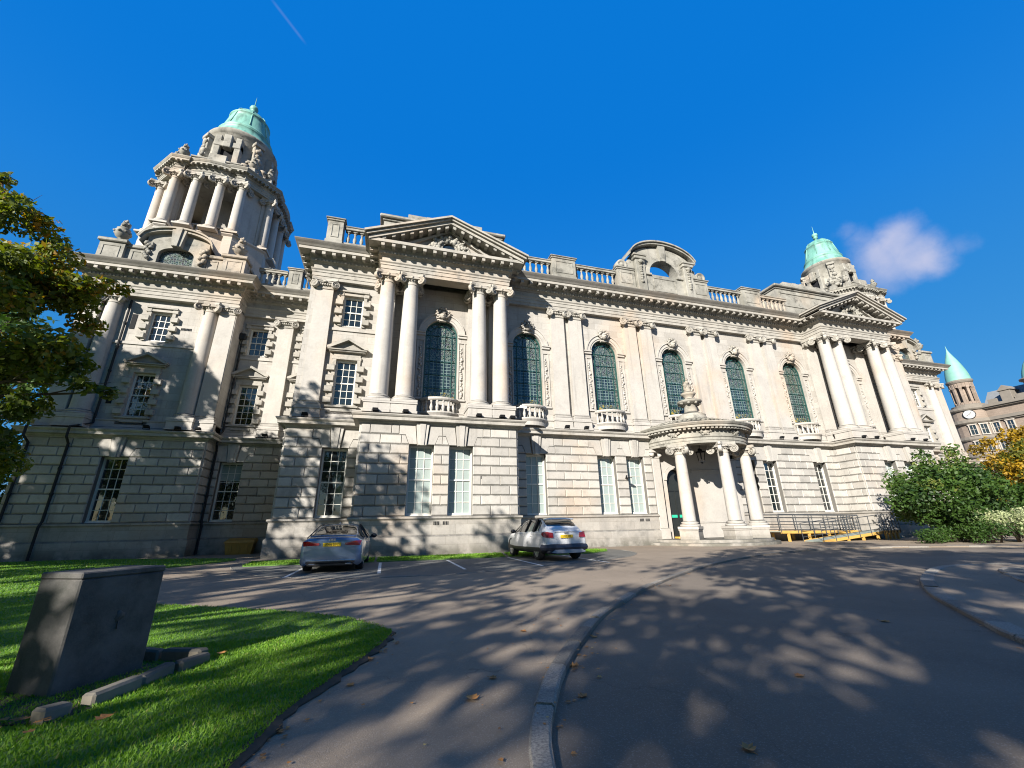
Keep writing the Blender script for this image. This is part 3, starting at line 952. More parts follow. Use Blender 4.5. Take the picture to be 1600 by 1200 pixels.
# --- sash windows
def sash_mesh(w, h, cols, rows, split=0.5, fr=0.085):
    f = MB(); g = MB()
    hw = w / 2
    f.box(-hw, -hw + fr, -.10, .04, 0, h); f.box(hw - fr, hw, -.10, .04, 0, h)
    f.box(-hw, hw, -.12, .04, 0, fr * 1.2); f.box(-hw, hw, -.10, .04, h - fr * 1.3, h)
    zm = h * split
    f.box(-hw + fr, hw - fr, -.055, .03, zm - .035, zm + .035)
    ia, ib = -hw + fr, hw - fr
    for k in range(1, cols):
        x = ia + (ib - ia) * k / cols
        f.box(x - .016, x + .016, -.03, .02, fr, h - fr)
    for (za, zb) in ((fr * 1.2, zm - .03), (zm + .03, h - fr * 1.3)):
        n = rows // 2
        for k in range(1, n):
            z = za + (zb - za) * k / n
            f.box(ia, ib, -.03, .02, z - .016, z + .016)
    f.box(-hw - .02, hw + .02, -.16, .04, -.06, .02, .01)
    g.quad((-hw, 0, 0), (hw, 0, 0), (hw, 0, h), (-hw, 0, h))
    return f, g
def sash(w, h, cols, rows, mat, split=.5):
    f, g = sash_mesh(w, h, cols, rows, split)
    return f.mesh('sash_window', M_WHITE), g.mesh('pane', mat)
GHT = 7 * RH
G3 = sash(1.24, GHT - .03, 3, 6, M_GLASS); G3B = sash(1.24, GHT - .03, 3, 6, M_BLIND)
U3 = sash(1.12, 2.72, 3, 6, M_GLASS); T3 = sash(1.12, 2.0, 3, 4, M_GLASS)
def swin(ms, x, y, z):
    w = link('sash_window', ms[0], HALL, (x, y, z)); link('pane', ms[1], w)
for X, dx in ((lambda x: x, 0), (mir, TDX)):
    for x in WT: swin(G3, X(x) + dx, YT + .36, Z0 + .03)
    for x in WR: swin(G3, X(x), YR + .36, Z0 + .03)
    for x in WF: swin(G3, X(x), YF + .36, Z0 + .03)
    for x in WB: swin(G3B, X(x), YB + .36, Z0 + .03)
    for x in WM: swin(G3B if dx == 0 else G3, X(x), YM + .36, Z0 + .03)
BLM = MB(); BLM.quad((-.54, -.004, 2.35), (.54, -.004, 2.35), (.54, -.004, 3.3), (-.54, -.004, 3.3))
BLQ = BLM.mesh('blind', M_BLIND)
for o in [o for o in HALL.children if o.name.startswith('sash_window') and abs(o.location.x + 9.33) < .01 and o.location.z < 3]: link('blind', BLQ, o)
def gibbs(lower):
    """stone surround with alternating blocks; the lower one has a pediment. local: wall at y=0, opening from z=0"""
    mb = MB()
    h = 2.72 if lower else 2.0
    mb.box(-.74, -.56, -.09, .05, 0, h); mb.box(.56, .74, -.09, .05, 0, h)
    n = 4 if lower else 3
    for k in range(n):
        z = .12 + k * (h - .2) / n
        for s in (-1, 1):
            mb.tint = rng.uniform(.92, 1.04)
            mb.box(s * .57, s * .98, -.22, .05, z, z + .34, .02)
    mb.tint = 1
    mb.box(-.78, .78, -.10, .05, h, h + .18, .01)
    if lower:
        mb.box(-.72, .72, -.07, .05, h + .18, h + .42)
        mb.box(-.98, .98, -.26, .05, h + .42, h + .50, .02)
        mb.box(-1.06, 1.06, -.34, .05, h + .50, h + .58, .02)
        for s in (-1, 1):
            mb.prism([(0, h + 1.12), (0, h + 1.28), (s * 1.10, h + .70), (s * 1.10, h + .58), (s * .92, h + .60)][::s], -.36, .05)
        mb.prism([(-.95, h + .58), (.95, h + .58), (0, h + 1.14)], -.10, .05)
        mb.box(-.86, .86, -.2, .05, -.12, 0.0, .02); mb.box(-.78, .78, -.1, .05, -.5, -.12, .01)
        mb.box(-.55, .55, -.16, .05, -.36, -.2, .02)
    else:
        mb.box(-.86, -.56, -.13, .05, h - .05, h + .28, .02); mb.box(.56, .86, -.13, .05, h - .05, h + .28, .02)
        mb.box(-.84, .84, -.2, .05, h + .2, h + .32, .02)
    return mb.mesh('window_surround', M_CORN)
GL, GU = gibbs(True), gibbs(False)
for X, dx in ((lambda x: x, 0), (mir, TDX)):
    for xs, y, (xa, xb) in ((WT, OT + .35, (OXT0, OXT1)), (WR, OR + .28, (OXT1, OXF0)), (WF, OF + .25, (OXF0, OXB0 + .2))):
        d = dx if xs is WT else 0
        mb = MB()
        a, b = sorted((X(xa) + d, X(xb) + d))
        rects = []
        for x in xs:
            x = X(x) + d
            rects += [(x - .55, x + .55, 7.68, 10.36), (x - .55, x + .55, 12.52, 14.48)]
        wall_rects(mb, a, b, 6.84, 15.5, y, rects, .32)
        mb.box(a, b, y - .07, y, 12.18, 12.34)
        part('upper_wall', mb, M_ASH)
        for x in xs:
            x = X(x) + d
            swin(U3, x, y + .22, 7.66); swin(T3, x, y + .22, 12.5)
            link('window_surround', GL, HALL, (x, y, 7.66)); link('window_surround', GU, HALL, (x, y, 12.5))
    # side walls of the upper storeys
    for x, inw, y1 in ((X(OXT1) + dx, -1, OR + .4), (X(OXT0) + dx, 1, OT + 8.4), (X(OXF0), 1, OR + .4)):
        y0 = OF if x == X(OXF0) else OT
        mb = MB(); mb.box(x, x + inw * (.3 if dx == 0 else -.3), y0 + .05, y1, 6.84, 15.4); part('side_wall', mb, M_ASH)
# body of the building behind the fronts, with a flat lead roof
mb = MB()
mb.mi = 0
mb.box(-5.0, mir(-5.0), 24.6, 92, -.1, 17.0)
mb.box(-18.2, mir(-18.2) + TDX, 30.6, 92, -.1, 17.0)
part('main_block', mb, M_ASH)
mb = MB(); mb.box(-4.6, mir(-4.6), 24.7, 91.5, 17.0, 17.3); mb.box(-18, mir(-18) + TDX, 30.9, 91.5, 17.001, 17.28); part('roof', mb, M_LEAD)

# ------------------------------------------------------------------ roofline: pediments, balustrades, attic gable
def baluster(mb, x, y, z0, z1, r=.1):
    h = z1 - z0
    sm = mb.smooth
    mb.box(x - r, x + r, y - r, y + r, z0, z0 + .09 * h); mb.box(x - r, x + r, y - r, y + r, z1 - .09 * h, z1)
    mb.smooth = True
    mb.lathe([(.55 * r, z0 + .09 * h), (.75 * r, z0 + .14 * h), (.6 * r, z0 + .18 * h), (1.0 * r, z0 + .32 * h), (.95 * r, z0 + .42 * h), (.5 * r, z0 + .66 * h), (.45 * r, z0 + .76 * h), (.8 * r, z0 + .82 * h), (.8 * r, z0 + .86 * h), (.55 * r, z0 + .91 * h)], (x, y, 0), 8)
    mb.smooth = sm
def balustrade(xa, xb, y, n=None, zt=19.28):
    mb = MB()
    zb = zt - 1.26
    n = n or max(2, round((xb - xa) / .42))
    mb.box(xa, xb, y - .2, y + .2, 17.05, zb - .15); mb.box(xa, xb, y - .24, y + .24, zb - .15, zb, .02)
    for k in range(n):
        baluster(mb, xa + (xb - xa) * (k + .5) / n, y, zb, zt - .26, .115)
    mb.box(xa, xb, y - .2, y + .2, zt - .26, zt - .1, .02); mb.box(xa, xb, y - .25, y + .25, zt - .1, zt, .03)
    part('balustrade', mb, M_WEATH)
def panel_face(mb, xa, xb, za, zb, y, b=.07, d=.035):
    """sunk panel with a raised moulding on a face looking towards -y"""
    mb.box(xa, xb, y - d, y + .01, za, za + b, .012); mb.box(xa, xb, y - d, y + .01, zb - b, zb, .012)
    mb.box(xa, xa + b, y - d, y + .01, za + b, zb - b, .012); mb.box(xb - b, xb, y - d, y + .01, za + b, zb - b, .012)
def pedestal(xa, xb, y, zt=19.6, d=.36):
    mb = MB()
    mb.box(xa, xb, y - d, y + d, 17.05, zt - .22)
    mb.box(xa - .05, xb + .05, y - d - .05, y + d + .05, 17.05, 18.0, .02)
    panel_face(mb, xa + .22, xb - .22, 18.2, zt - .42, y - d) if xb - xa > .8 else None
    mb.box(xa - .07, xb + .07, y - d - .07, y + d + .07, zt - .22, zt - .1, .03); mb.box(xa - .13, xb + .13, y - d - .13, y + d + .13, zt - .1, zt, .03)
    part('parapet_pedestal', mb, M_WEATH)
BY = 23.5
for o in (10.96, mir(10.96)): pedestal(o - .9, o + .9, BY)
balustrade(7.0, 10.06, BY); balustrade(11.86, 15.25, BY)
balustrade(mir(15.25), mir(11.86), BY); balustrade(mir(10.06), mir(7.0), BY)
for X, dx in ((lambda x: x, 0), (mir, TDX)):
    def seg(f, a, b, *r, d=0):
        a, b = sorted((X(a) + d, X(b) + d)); f(a, b, *r)
    seg(pedestal, -4.75, -3.85, BY); seg(balustrade, -3.75, -1.75, BY)
    seg(pedestal, -8.1, -7.2, 29.75, 19.5); seg(balustrade, -10.1, -8.2, 29.75); seg(balustrade, -7.1, -5.0, 29.75)
    # side runs of parapet on the flank
    mb = MB(); x = X(-4.3); mb.box(x - .2, x + .2, BY + .37, 31, 17.05, 19.2, .02); part('parapet_wall', mb, M_WEATH)
def pediment(xc):
    HWD, zA, zE = 4.86, 19.2, 17.24
    sl = (zA - zE) / HWD
    mb = MB()
    for s in (-1, 1):
        def band(o1, o2, ya, yb, ext=0.0):
            poly = [(xc, zA - o1), (xc + s * (HWD + ext), zE - o1), (xc + s * (HWD + ext), zE - o2), (xc, zA - o2)]
            if s > 0: poly = poly[::-1]
            mb.prism(poly, ya, yb)
        band(0.0, .13, OB - 1.10, OB + 2.2); band(.13, .25, OB - .98, OB + .6, -.12); band(.25, .44, OB - .84, OB + .4, -.25); band(.44, .62, OB - .22, OB + .3, -1.3)
        n = 8
        for k in range(n):
            t = (k + .45) / n * .84
            x = xc + s * HWD * t; z = zA - sl * HWD * t
            mb.obox((x, OB - .48, z - .53), (1, 0, -s * sl), (0, 1, 0), (s * sl, 0, 1), .09, .28, .075)
            mb.obox((x, OB - .66, z - .60), (1, 0, -s * sl), (0, 1, 0), (s * sl, 0, 1), .09, .09, .05)
    part('pediment', mb, M_CORN)
    tm = MB()
    tm.prism([(xc - 4.3, 16.93), (xc + 4.3, 16.93), (xc, 18.75)], OB - .02, OB + .4)
    t = part('tympanum', tm, M_ASH)
    oc = MB(); r_ = random.Random(4)
    for k in range(17):                       # garland round the little round window
        a = PI * (k / 16) * 1.16 - .25
        for rr, q in ((.60, .13), (.80, .14), (1.0, .11)):
            if rr > .9 and k % 2: continue
            oc.blob((xc + rr * math.cos(a) * 1.12, OB - .14, 17.45 + rr * math.sin(a) * .86), q * r_.uniform(.75, 1.2), 1.1, .9, 1, 7, 5)
    for s in (-1, 1):
        oc.blob((xc + s * 1.2, OB - .12, 17.32), .2, .8, .7, 1.3, 8, 5); oc.blob((xc + s * .98, OB - .16, 17.6), .16, 1, .8, 1.2, 8, 5)
    oc.blob((xc, OB - .2, 18.22), .17, 1.3, .8, .8, 8, 5)
    ring = MB()
    for k in range(20):
        a, b = 2 * PI * k / 20, 2 * PI * (k + 1) / 20
        oc.bar((xc + .46 * math.cos(a), OB - .06, 17.45 + .46 * math.sin(a)), (xc + .46 * math.cos(b), OB - .06, 17.45 + .46 * math.sin(b)), .06)
    build('carving', oc, M_WEATH, t)
    g = MB(); g.add([(xc + .43 * math.cos(2 * PI * k / 20), OB - .035, 17.45 + .43 * math.sin(2 * PI * k / 20)) for k in range(20)], [tuple(range(20))])
    build('round_window', g, M_GLASS, t)
    # attic block behind
    ab = MB()
    ya, yb = 24.3, 30.0
    ab.box(xc - 4.1, xc + 4.1, ya, yb, 17.0, 21.0)
    ab.box(xc - 4.2, xc + 4.2, ya - .1, yb + .1, 21.0, 21.15, .03); ab.box(xc - 4.38, xc + 4.38, ya - .28, yb + .28, 21.15, 21.4, .06)
    panel_face(ab, xc - 3.8, xc + 3.8, 19.3, 20.7, ya, .12, .06)
    ab.box(xc - 2.55, xc + 2.75, ya + .3, yb - .3, 21.4, 22.15, .03)
    for k in range(5): ab.box(xc - 2.2 + k * .95, xc - 1.75 + k * .95, ya + .4, ya + .9, 22.15, 22.15 + .05 + .07 * (k % 3), .02)
    for s in (-1, 1):                         # panels on the ends
        x = xc + s * 4.1
        for (y0, y1, z0, z1) in ((ya + .6, yb - .6, 18.4, 18.55), (ya + .6, yb - .6, 20.45, 20.6), (ya + .6, ya + .75, 18.55, 20.45), (yb - .75, yb - .6, 18.55, 20.45)):
            ab.box(x - .05, x + .05, y0, y1, z0, z1, .015)
    part('attic_block', ab, M_WEATH)
pediment(BC); pediment(mir(BC))
# the arched gable over the middle of the front
mb = MB(); AY = 23.12
xs = sorted(set([round(v, 4) for v in lin(-2.55, 2.55, 34) + arch_xs(0, 1.3, 18)]))
def gtop(x): return 20.55 + 1.65 * math.sqrt(max(0, 1 - (x / 2.95) ** 2)) - .32
strips(mb, xs, lambda x: 17.05, lambda x: 19.35 if abs(x) < 1.2999 else gtop(x), AY, AY + .75)
strips(mb, [x for x in xs if abs(x) <= 1.3001], lambda x: 19.36 + math.sqrt(max(0, 1.3 ** 2 - x * x)), gtop, AY, AY + .75)
xs2 = lin(-2.95, 2.95, 30)
def gt2(x): return 20.55 + 1.75 * math.sqrt(max(0, 1 - (x / 3.05) ** 2))
strips(mb, xs2, lambda x: gt2(x) - .26, lambda x: gt2(x) - .10, AY - .30, AY + .9)
strips(mb, xs2, lambda x: gt2(x) - .10, lambda x: gt2(x) + .02, AY - .42, AY + 1.0)
for s in (-1, 1):                             # pilaster strips, imposts, scrolls
    mb.box(s * 1.75, s * 2.55, AY - .26, AY + .05, 17.05, 20.35, .03)
    mb.box(s * 1.68, s * 2.66, AY - .36, AY + .1, 20.35, 20.62, .04); mb.box(s * 1.62, s * 2.74, AY - .42, AY + .1, 20.62, 20.78, .03)
    mb.box(s * 1.12, s * 1.72, AY - .12, AY + .75, 19.22, 19.42, .03)
    for k in range(8): mb.blob((s * 2.15, AY - .28, 18.4 + k * .22), .13, 1.2, .7, 1, 6, 4)
    mb.blob((s * 2.15, AY - .34, 20.1), .2, 1.2, .7, 1, 8, 5)
    v = MB(); v.smooth = True
    v.lathe([(0, -.3), (.12, -.34), (.16, -.27), (.26, -.27), (.32, -.34), (.44, -.32), (.46, 0), (.44, .32), (0, .32)], (0, 0, 0), 18)
    mb.merge(v, Matrix.Translation((s * 3.55, AY + .35, 19.85)) @ Vector((0, -1, 0)).to_track_quat('Z', 'Y').to_matrix().to_4x4() @ Matrix.Scale(-1, 4, (0, 0, 1)))
    v2 = MB(); v2.smooth = True
    v2.lathe([(0, -.28), (.1, -.32), (.14, -.26), (.22, -.28), (.25, -.24), (.25, .28), (0, .28)], (0, 0, 0), 16)
    mb.merge(v2, Matrix.Translation((s * 2.85, AY + .35, 20.2)) @ Vector((0, 1, 0)).to_track_quat('Z', 'Y').to_matrix().to_4x4())
    mb.prism([(s * 2.56, 19.6), (s * 3.9, 19.6), (s * 3.6, 19.75), (s * 3.0, 20.0), (s * 2.56, 20.4)][::s], AY + .05, AY + .65)
mb.prism([(-.22, 20.6), (.22, 20.6), (.32, 22.1), (-.32, 22.1)], AY - .22, AY + .05)
for k in range(14):
    a, b = PI * k / 14, PI * (k + 1) / 14
    P = lambda r, t, y: (r * math.cos(t), y, 19.36 + r * math.sin(t))
    mb.quad(P(1.3, a, AY - .1), P(1.52, a, AY - .1), P(1.52, b, AY - .1), P(1.3, b, AY - .1)); mb.quad(P(1.52, a, AY - .1), P(1.52, a, AY), P(1.52, b, AY), P(1.52, b, AY - .1)); mb.quad(P(1.3, a, AY), P(1.3, a, AY - .1), P(1.3, b, AY - .1), P(1.3, b, AY))
panel_face(mb, -1.0, 1.0, 17.9, 19.1, AY, .08, .04)
part('attic_gable', mb, M_WEATH, (CX, 0, 0))
for s in (-1, 1):
    a, b = sorted((CX + s * 2.6, CX + s * 4.05)); pedestal(a, b, BY, 19.6)

# ------------------------------------------------------------------ corner towers
def rot4(poly):
    o = []
    for k in range(4):
        a = k * H90
        o += [(x * math.cos(a) - y * math.sin(a), x * math.sin(a) + y * math.cos(a)) for x, y in poly]
    return o
def tower_meshes():
    """everything in local coordinates round the tower axis (front towards -y)"""
    T = []
    F = -5.15                                 # local y of the parapet front
    # parapet on the main cornice
    p = MB()
    hw = 4.0
    p.box(-hw, -1.75, F, F + .5, 17.05, 18.7); p.box(1.75, hw, F, F + .5, 17.05, 18.7)
    p.box(-hw, -1.75, F - .12, F + .6, 18.7, 18.95, .04); p.box(1.75, hw, F - .12, F + .6, 18.7, 18.95, .04)
    for s in (-1, 1):
        p.box(s * 2.75, s * 4.08, F - .22, F + .7, 17.05, 18.85); p.box(s * 2.6, s * 4.2, F - .36, F + .8, 18.85, 19.1, .05)
        panel_face(p, min(s * 2.95, s * 3.9), max(s * 2.95, s * 3.9), 17.75, 18.65, F - .22, .08)
        a, b = sorted((s * 1.78, s * 2.42)); panel_face(p, a, b, 17.75, 18.55, F, .08)
        # sides and back
        p.box(s * (hw - .5), s * hw, F + .7, 4.0, 17.05, 18.7); p.box(s * (hw - .6), s * (hw + .12), F + .7, 4.0, 18.7, 18.95, .04)
        p.box(s * (hw - .62), s * (hw + .08), 2.8, 4.2, 17.05, 18.9)
    p.box(-hw, hw, 3.7, 4.2, 17.05, 18.7)
    T.append(('tower_parapet', p, M_WEATH))
    # arched dormer in the parapet
    d = MB()
    xs = arch_xs(0, 1.0, 12)
    zs = 18.55
    def htop(x): return 19.25 + 1.0 * math.sqrt(max(0, 1 - (x / 2.05) ** 2)) if abs(x) < 2.05 else 19.25
    strips(d, [-1.75, -1.35, -1.0], lambda x: 17.05, htop, F - .1, F + 1.6); strips(d, [1.0, 1.35, 1.75], lambda x: 17.05, htop, F - .1, F + 1.6)
    strips(d, xs, lambda x: zs + .55 * math.sqrt(max(0, 1 - x * x)), htop, F - .1, F + 1.6)
    xh = lin(-2.05, 2.05, 20)
    strips(d, xh, lambda x: htop(x) - .05 if abs(x) < 2.04 else 19.15, lambda x: htop(x) + .12, F - .4, F + 1.7)
    strips(d, xh, lambda x: htop(x) + .12, lambda x: htop(x) + .24, F - .52, F + 1.7)
    d.prism([(-.26, 19.05), (.26, 19.05), (.42, 20.4), (-.42, 20.4)], F - .45, F); d.prism([(-.1, 19.0), (.1, 19.0), (.18, 20.42), (-.18, 20.42)], F - .55, F - .4)
    for s in (-1, 1):
        for k in range(9): d.blob((s * (1.45 + .12 * (k % 3)), F - .2, 18.1 + .13 * k), .15, 1, .9, 1, 7, 5)
        d.box(s * 1.3, s * 1.78, F - .25, F, 18.95, 19.25, .04)
    T.append(('dormer', d, M_WEATH))
    w = MB()
    w.add([(x, F + .18, 17.2) for x in xs] + [(x, F + .18, zs + .55 * math.sqrt(max(0, 1 - x * x))) for x in xs], [(k, k + 1, len(xs) + k + 1, len(xs) + k) for k in range(len(xs) - 1)])
    T.append(('dormer_window', w, M_STAIN))
    # base block of the open stage
    path = rot4([(-2.05, -4.1), (-1.2, -4.32), (0, -4.4), (1.2, -4.32), (2.05, -4.1), (2.05, -4.62), (2.72, -4.62), (4.62, -2.72), (4.62, -2.05)])
    path2 = []
    for q in path:
        if not path2 or (Vector(q) - Vector(path2[-1])).length > 1e-4: path2.append(q)
    b = MB()
    b.sweep(path2, [(-.3, 17.1), (0, 17.1), (0, 20.9), (-.02, 20.95), (-.02, 21.2), (.04, 21.25), (.12, 21.32), (.12, 21.4), (-.6, 21.46)], closed=True)
    b.prism(rot4([(-1.9, -3.9), (1.9, -3.9)]), 21.3, 21.44, 'xy')
    T.append(('stage_base', b, M_STONE))
    # four diagonal piers and the core
    c = MB()
    for k in range(4):
        a = k * H90
        poly = [(2.0, -3.55), (2.55, -3.85), (3.85, -2.55), (3.55, -2.0), (2.6, -2.2), (2.2, -2.6)]
        poly = [(x * math.cos(a) - y * math.sin(a), x * math.sin(a) + y * math.cos(a)) for x, y in poly]
        c.prism(poly, 21.4, 26.4, 'xy')
        for (x, y) in ((2.42, -3.72), (3.72, -2.42)):   # antae
            px, py = x * math.cos(a) - y * math.sin(a), x * math.sin(a) + y * math.cos(a)
            ang = a
            M = Matrix.Translation((px, py, 0)) @ Matrix.Rotation(a + PI / 4, 4, 'Z')
            v = MB(); v.box(-.27, .27, -.27, .27, 21.4, 25.8, .02); v.box(-.34, .34, -.34, .34, 25.8, 25.9, .02); v.box(-.4, .4, -.4, .4, 26.0, 26.15, .02); v.box(-.35, .35, -.35, .35, 21.4, 21.75, .03)
            c.merge(v, M)
        # low balustrade between the columns
        M = Matrix.Rotation(a, 4, 'Z')
        v = MB()
        for x in lin(-1.9, 1.9, 11): v.box(x - .07, x + .07, -4.0, -3.86, 21.44, 22.1)
        v.box(-2.0, 2.0, -4.05, -3.82, 22.1, 22.22, .02)
        c.merge(v, M)
    c.smooth = False
    c.lathe([(1.75, 21.4), (1.75, 26.3)], (0, 0, 0), 12)
    c.prism(rot4([(-1.9, -3.9), (1.9, -3.9), (3.5, -3.3)]), 26.22, 26.6, 'xy')
    T.append(('stage_core', c, M_STONE))
    # entablature of the open stage: bowed between the piers
    ep = rot4([(-1.95, -4.22), (-1.5, -4.38), (-.8, -4.55), (0, -4.62), (.8, -4.55), (1.5, -4.38), (1.95, -4.22), (1.95, -4.55), (2.62, -4.55), (4.55, -2.62), (4.55, -1.95)])
    e2 = []
    for q in ep:
        if not e2 or (Vector(q) - Vector(e2[-1])).length > 1e-4: e2.append(q)
    e = MB()
    EP = [(-.75, 26.2), (0, 26.2), (0, 26.33), (.03, 26.34), (.03, 26.48), (.08, 26.53), (.08, 26.57), (0, 26.58), (0, 26.78), (.05, 26.8), (.09, 26.86), (.09, 26.97), (.14, 27.0), (.40, 27.03), (.40, 27.15), (.43, 27.17), (.52, 27.30), (.52, 27.35), (-1.2, 27.5)]
    e.sweep(e2, EP, closed=True)
    n = len(e2)
    for i in range(n):
        A, B = Vector(e2[i]), Vector(e2[(i + 1) % n]); dd = (B - A); ln = dd.length; dd.normalize(); nn = Vector((dd.y, -dd.x))
        m = max(1, round(ln / .34))
        for k in range(m):
            q = A + dd * (ln * (k + .5) / m) + nn * .26
            e.obox((q.x, q.y, 26.955), (dd.x, dd.y, 0), (nn.x, nn.y, 0), (0, 0, 1), .07, .15, .06)
    T.append(('stage_entablature', e, M_WEATH))
    # attic ring above the cornice, then the drum
    a = MB()
    a.prism(rot4([(-3.2, -3.2), (3.2, -3.2)]), 27.2, 27.52, 'xy')
    for k in range(4):
        M = Matrix.Rotation(k * H90, 4, 'Z'); v = MB()
        v.box(-1.9, 1.9, -4.05, -3.6, 27.4, 28.15, .03); v.box(-2.0, 2.0, -4.15, -3.55, 28.15, 28.3, .03); v.box(-.7, .7, -4.2, -3.5, 27.4, 28.75, .04)
        v.box(2.35, 3.05, -4.15, -3.45, 27.4, 28.0, .03); v.box(3.45, 4.15, -3.05, -2.35, 27.4, 28.0, .03)
        a.merge(v, M)
    T.append(('attic_ring', a, M_WEATH))
    dr = MB()
    dr.smooth = True
    dr.lathe([(2.9, 27.4), (2.9, 28.6), (2.62, 28.7), (2.42, 28.75), (2.42, 32.3)], (0, 0, 0), 32)
    dr.lathe([(2.42, 32.3), (2.5, 32.35), (2.5, 32.5), (2.58, 32.55), (2.7, 32.8), (2.7, 32.92), (2.3, 33.05)], (0, 0, 0), 32)
    dr.smooth = False
    for k in range(8):
        M = Matrix.Rotation(k * PI / 4, 4, 'Z'); v = MB()
        if k % 2 == 0:                        # square openings with heavy surrounds
            v.box(-.95, -.5, -2.75, -2.2, 28.7, 31.9, .04); v.box(.5, .95, -2.75, -2.2, 28.7, 31.9, .04); v.box(-.95, .95, -2.8, -2.2, 30.75, 31.3, .04); v.box(-.28, .28, -2.95, -2.3, 30.6, 31.9, .04)
            v.box(-.5, .5, -2.7, -2.2, 28.7, 29.3, .03)
        else:                                 # scroll consoles and carved trophies
            v.box(-.34, .34, -2.75, -2.3, 28.7, 32.2, .05); v.box(-.42, .42, -2.9, -2.3, 32.0, 32.35, .04)
            for (x, z, r) in ((0, 31.6, .28), (0, 31.1, .24), (.1, 30.6, .26), (-.1, 30.1, .25), (0, 29.6, .3), (.25, 29.4, .2), (-.25, 29.5, .2)): v.blob((x, -2.78, z), r, 1, .6, 1, 8, 5)
            for (x, z, r) in ((-.75, 29.2, .3), (.75, 29.2, .3), (-.6, 29.8, .22), (.6, 29.8, .22), (0, 29.0, .36), (-.45, 28.8, .3), (.45, 28.8, .3)): v.blob((x, -2.95, z), r, 1, .8, .9, 8, 5)
        dr.merge(v, M)
    T.append(('drum', dr, M_WEATH))
    for k in range(4):
        dk = MB()
        M = Matrix.Rotation(k * H90, 4, 'Z'); v = MB(); v.quad((-.5, -2.46, 29.3), (.5, -2.46, 29.3), (.5, -2.46, 30.75), (-.5, -2.46, 30.75)); dk.merge(v, M)
        T.append(('drum_opening', dk, M_BLACK))
    do = MB(); do.smooth = True
    do.lathe([(2.5, 33.0), (2.5, 33.08), (2.36, 33.2), (2.2, 33.6), (2.1, 33.95), (2.14, 34.0), (2.16, 34.08), (2.08, 34.15), (2.0, 34.2), (2.06, 34.26), (2.02, 34.36), (1.95, 34.44), (1.9, 34.6), (1.76, 35.2), (1.62, 35.8), (1.53, 36.15),
              (1.60, 36.2), (1.62, 36.3), (1.52, 36.38), (1.46, 36.42), (1.38, 36.68), (1.16, 36.98), (.8, 37.2), (.35, 37.34), (.18, 37.36)], (0, 0, 0), 40)
    for k in range(8):                        # standing ribs
        a_ = PI / 8 + k * PI / 4
        pts = [(r * math.cos(a_), r * math.sin(a_), z) for r, z in ((1.92, 34.6), (1.77, 35.2), (1.63, 35.8), (1.55, 36.15))]
        do.tube(pts, .05, 5); pts = [(r * math.cos(a_), r * math.sin(a_), z) for r, z in ((1.46, 36.44), (1.39, 36.7), (1.17, 37.0), (.8, 37.22), (.25, 37.36))]; do.tube(pts, .04, 5)
    T.append(('dome', do, M_COPPER))
    fi = MB(); fi.smooth = True
    fi.lathe([(.2, 37.3), (.13, 37.5), (.12, 37.75), (.28, 37.85), (.30, 37.95), (.2, 38.05), (.30, 38.15), (.36, 38.35), (.30, 38.55), (.12, 38.66), (.06, 38.75), (.035, 39.0), (.02, 39.7), (.004, 39.9)], (0, 0, 0), 14)
    T.append(('finial', fi, M_COPPER))
    for n, m, mt in T:                        # draw the open stage in to its measured width
        if n in ('stage_base', 'stage_core', 'stage_entablature', 'attic_ring'):
            m.v = [(x * .875, y * .875, z + (.25 if z > 20 else 0)) for x, y, z in m.v]
    return [(n, m.mesh(n, mt), mt) for n, m, mt in T]
TM = tower_meshes()
def urn_mesh(s=1.0):
    u = MB()
    u.box(-.36, .36, -.36, .36, 0, .22, .03)
    u.smooth = True
    u.lathe([(.22, .22), (.14, .32), (.13, .4), (.22, .46), (.38, .62), (.46, .85), (.48, .98), (.40, 1.04), (.34, 1.12), (.40, 1.2), (.30, 1.3), (.2, 1.36)], (0, 0, 0), 14)
    for k in range(8):
        a = 2 * PI * k / 8; u.blob((.42 * math.cos(a), .42 * math.sin(a), .9), .12, 1, 1, .8, 6, 4)
    for (x, y, z, r) in ((0, 0, 1.5, .24), (.13, .06, 1.62, .16), (-.12, .08, 1.6, .17), (.02, -.14, 1.6, .16), (0, 0, 1.8, .16), (.05, .02, 1.96, .09)): u.blob((x, y, z), r, 1, 1, 1.1, 7, 5)
    if s != 1: u.xform(Matrix.Scale(s, 4))
    return u.mesh('urn', M_WEATH)
URN, URN2 = urn_mesh(.92), urn_mesh(.72)
SCOL, SCAP = column_mesh(0.33, 0.285, 21.44, 26.2)
def sm_col(z0, z1, r0, r1):
    return column_mesh(r0, r1, z0, z1)
for tx in (-14.57, mir(-14.57) + TDX):
    ty = 33.5
    root = link('corner_tower', TM[0][1], HALL, (tx, ty, 0))
    for n, me, mt in TM[1:]: link(n, me, root)
    for k in range(4):
        a = k * H90
        for (x, y) in ((-.78, -3.82), (.78, -3.82), (2.16, -3.70), (3.70, -2.16)):
            c = link('column', SCOL, root, (x * math.cos(a) - y * math.sin(a), x * math.sin(a) + y * math.cos(a), .25))
            cc = link('capital', SCAP, root, c.location)
        for (x, y) in ((2.36, -3.32), (3.32, -2.36)):
            link('urn', URN2, root, (x * math.cos(a) - y * math.sin(a), x * math.sin(a) + y * math.cos(a), 28.25))
    for (x, y) in ((-3.4, -4.85), (3.4, -4.85), (-3.7, 3.5), (3.7, 3.5)): link('urn', URN, root, (x, y, 19.08))
    mb = MB(); mb.box(tx - 4.05, tx + 4.05, ty - 4.6, ty + 4.6, 7, 17.2); part('tower_shaft', mb, M_ASH)

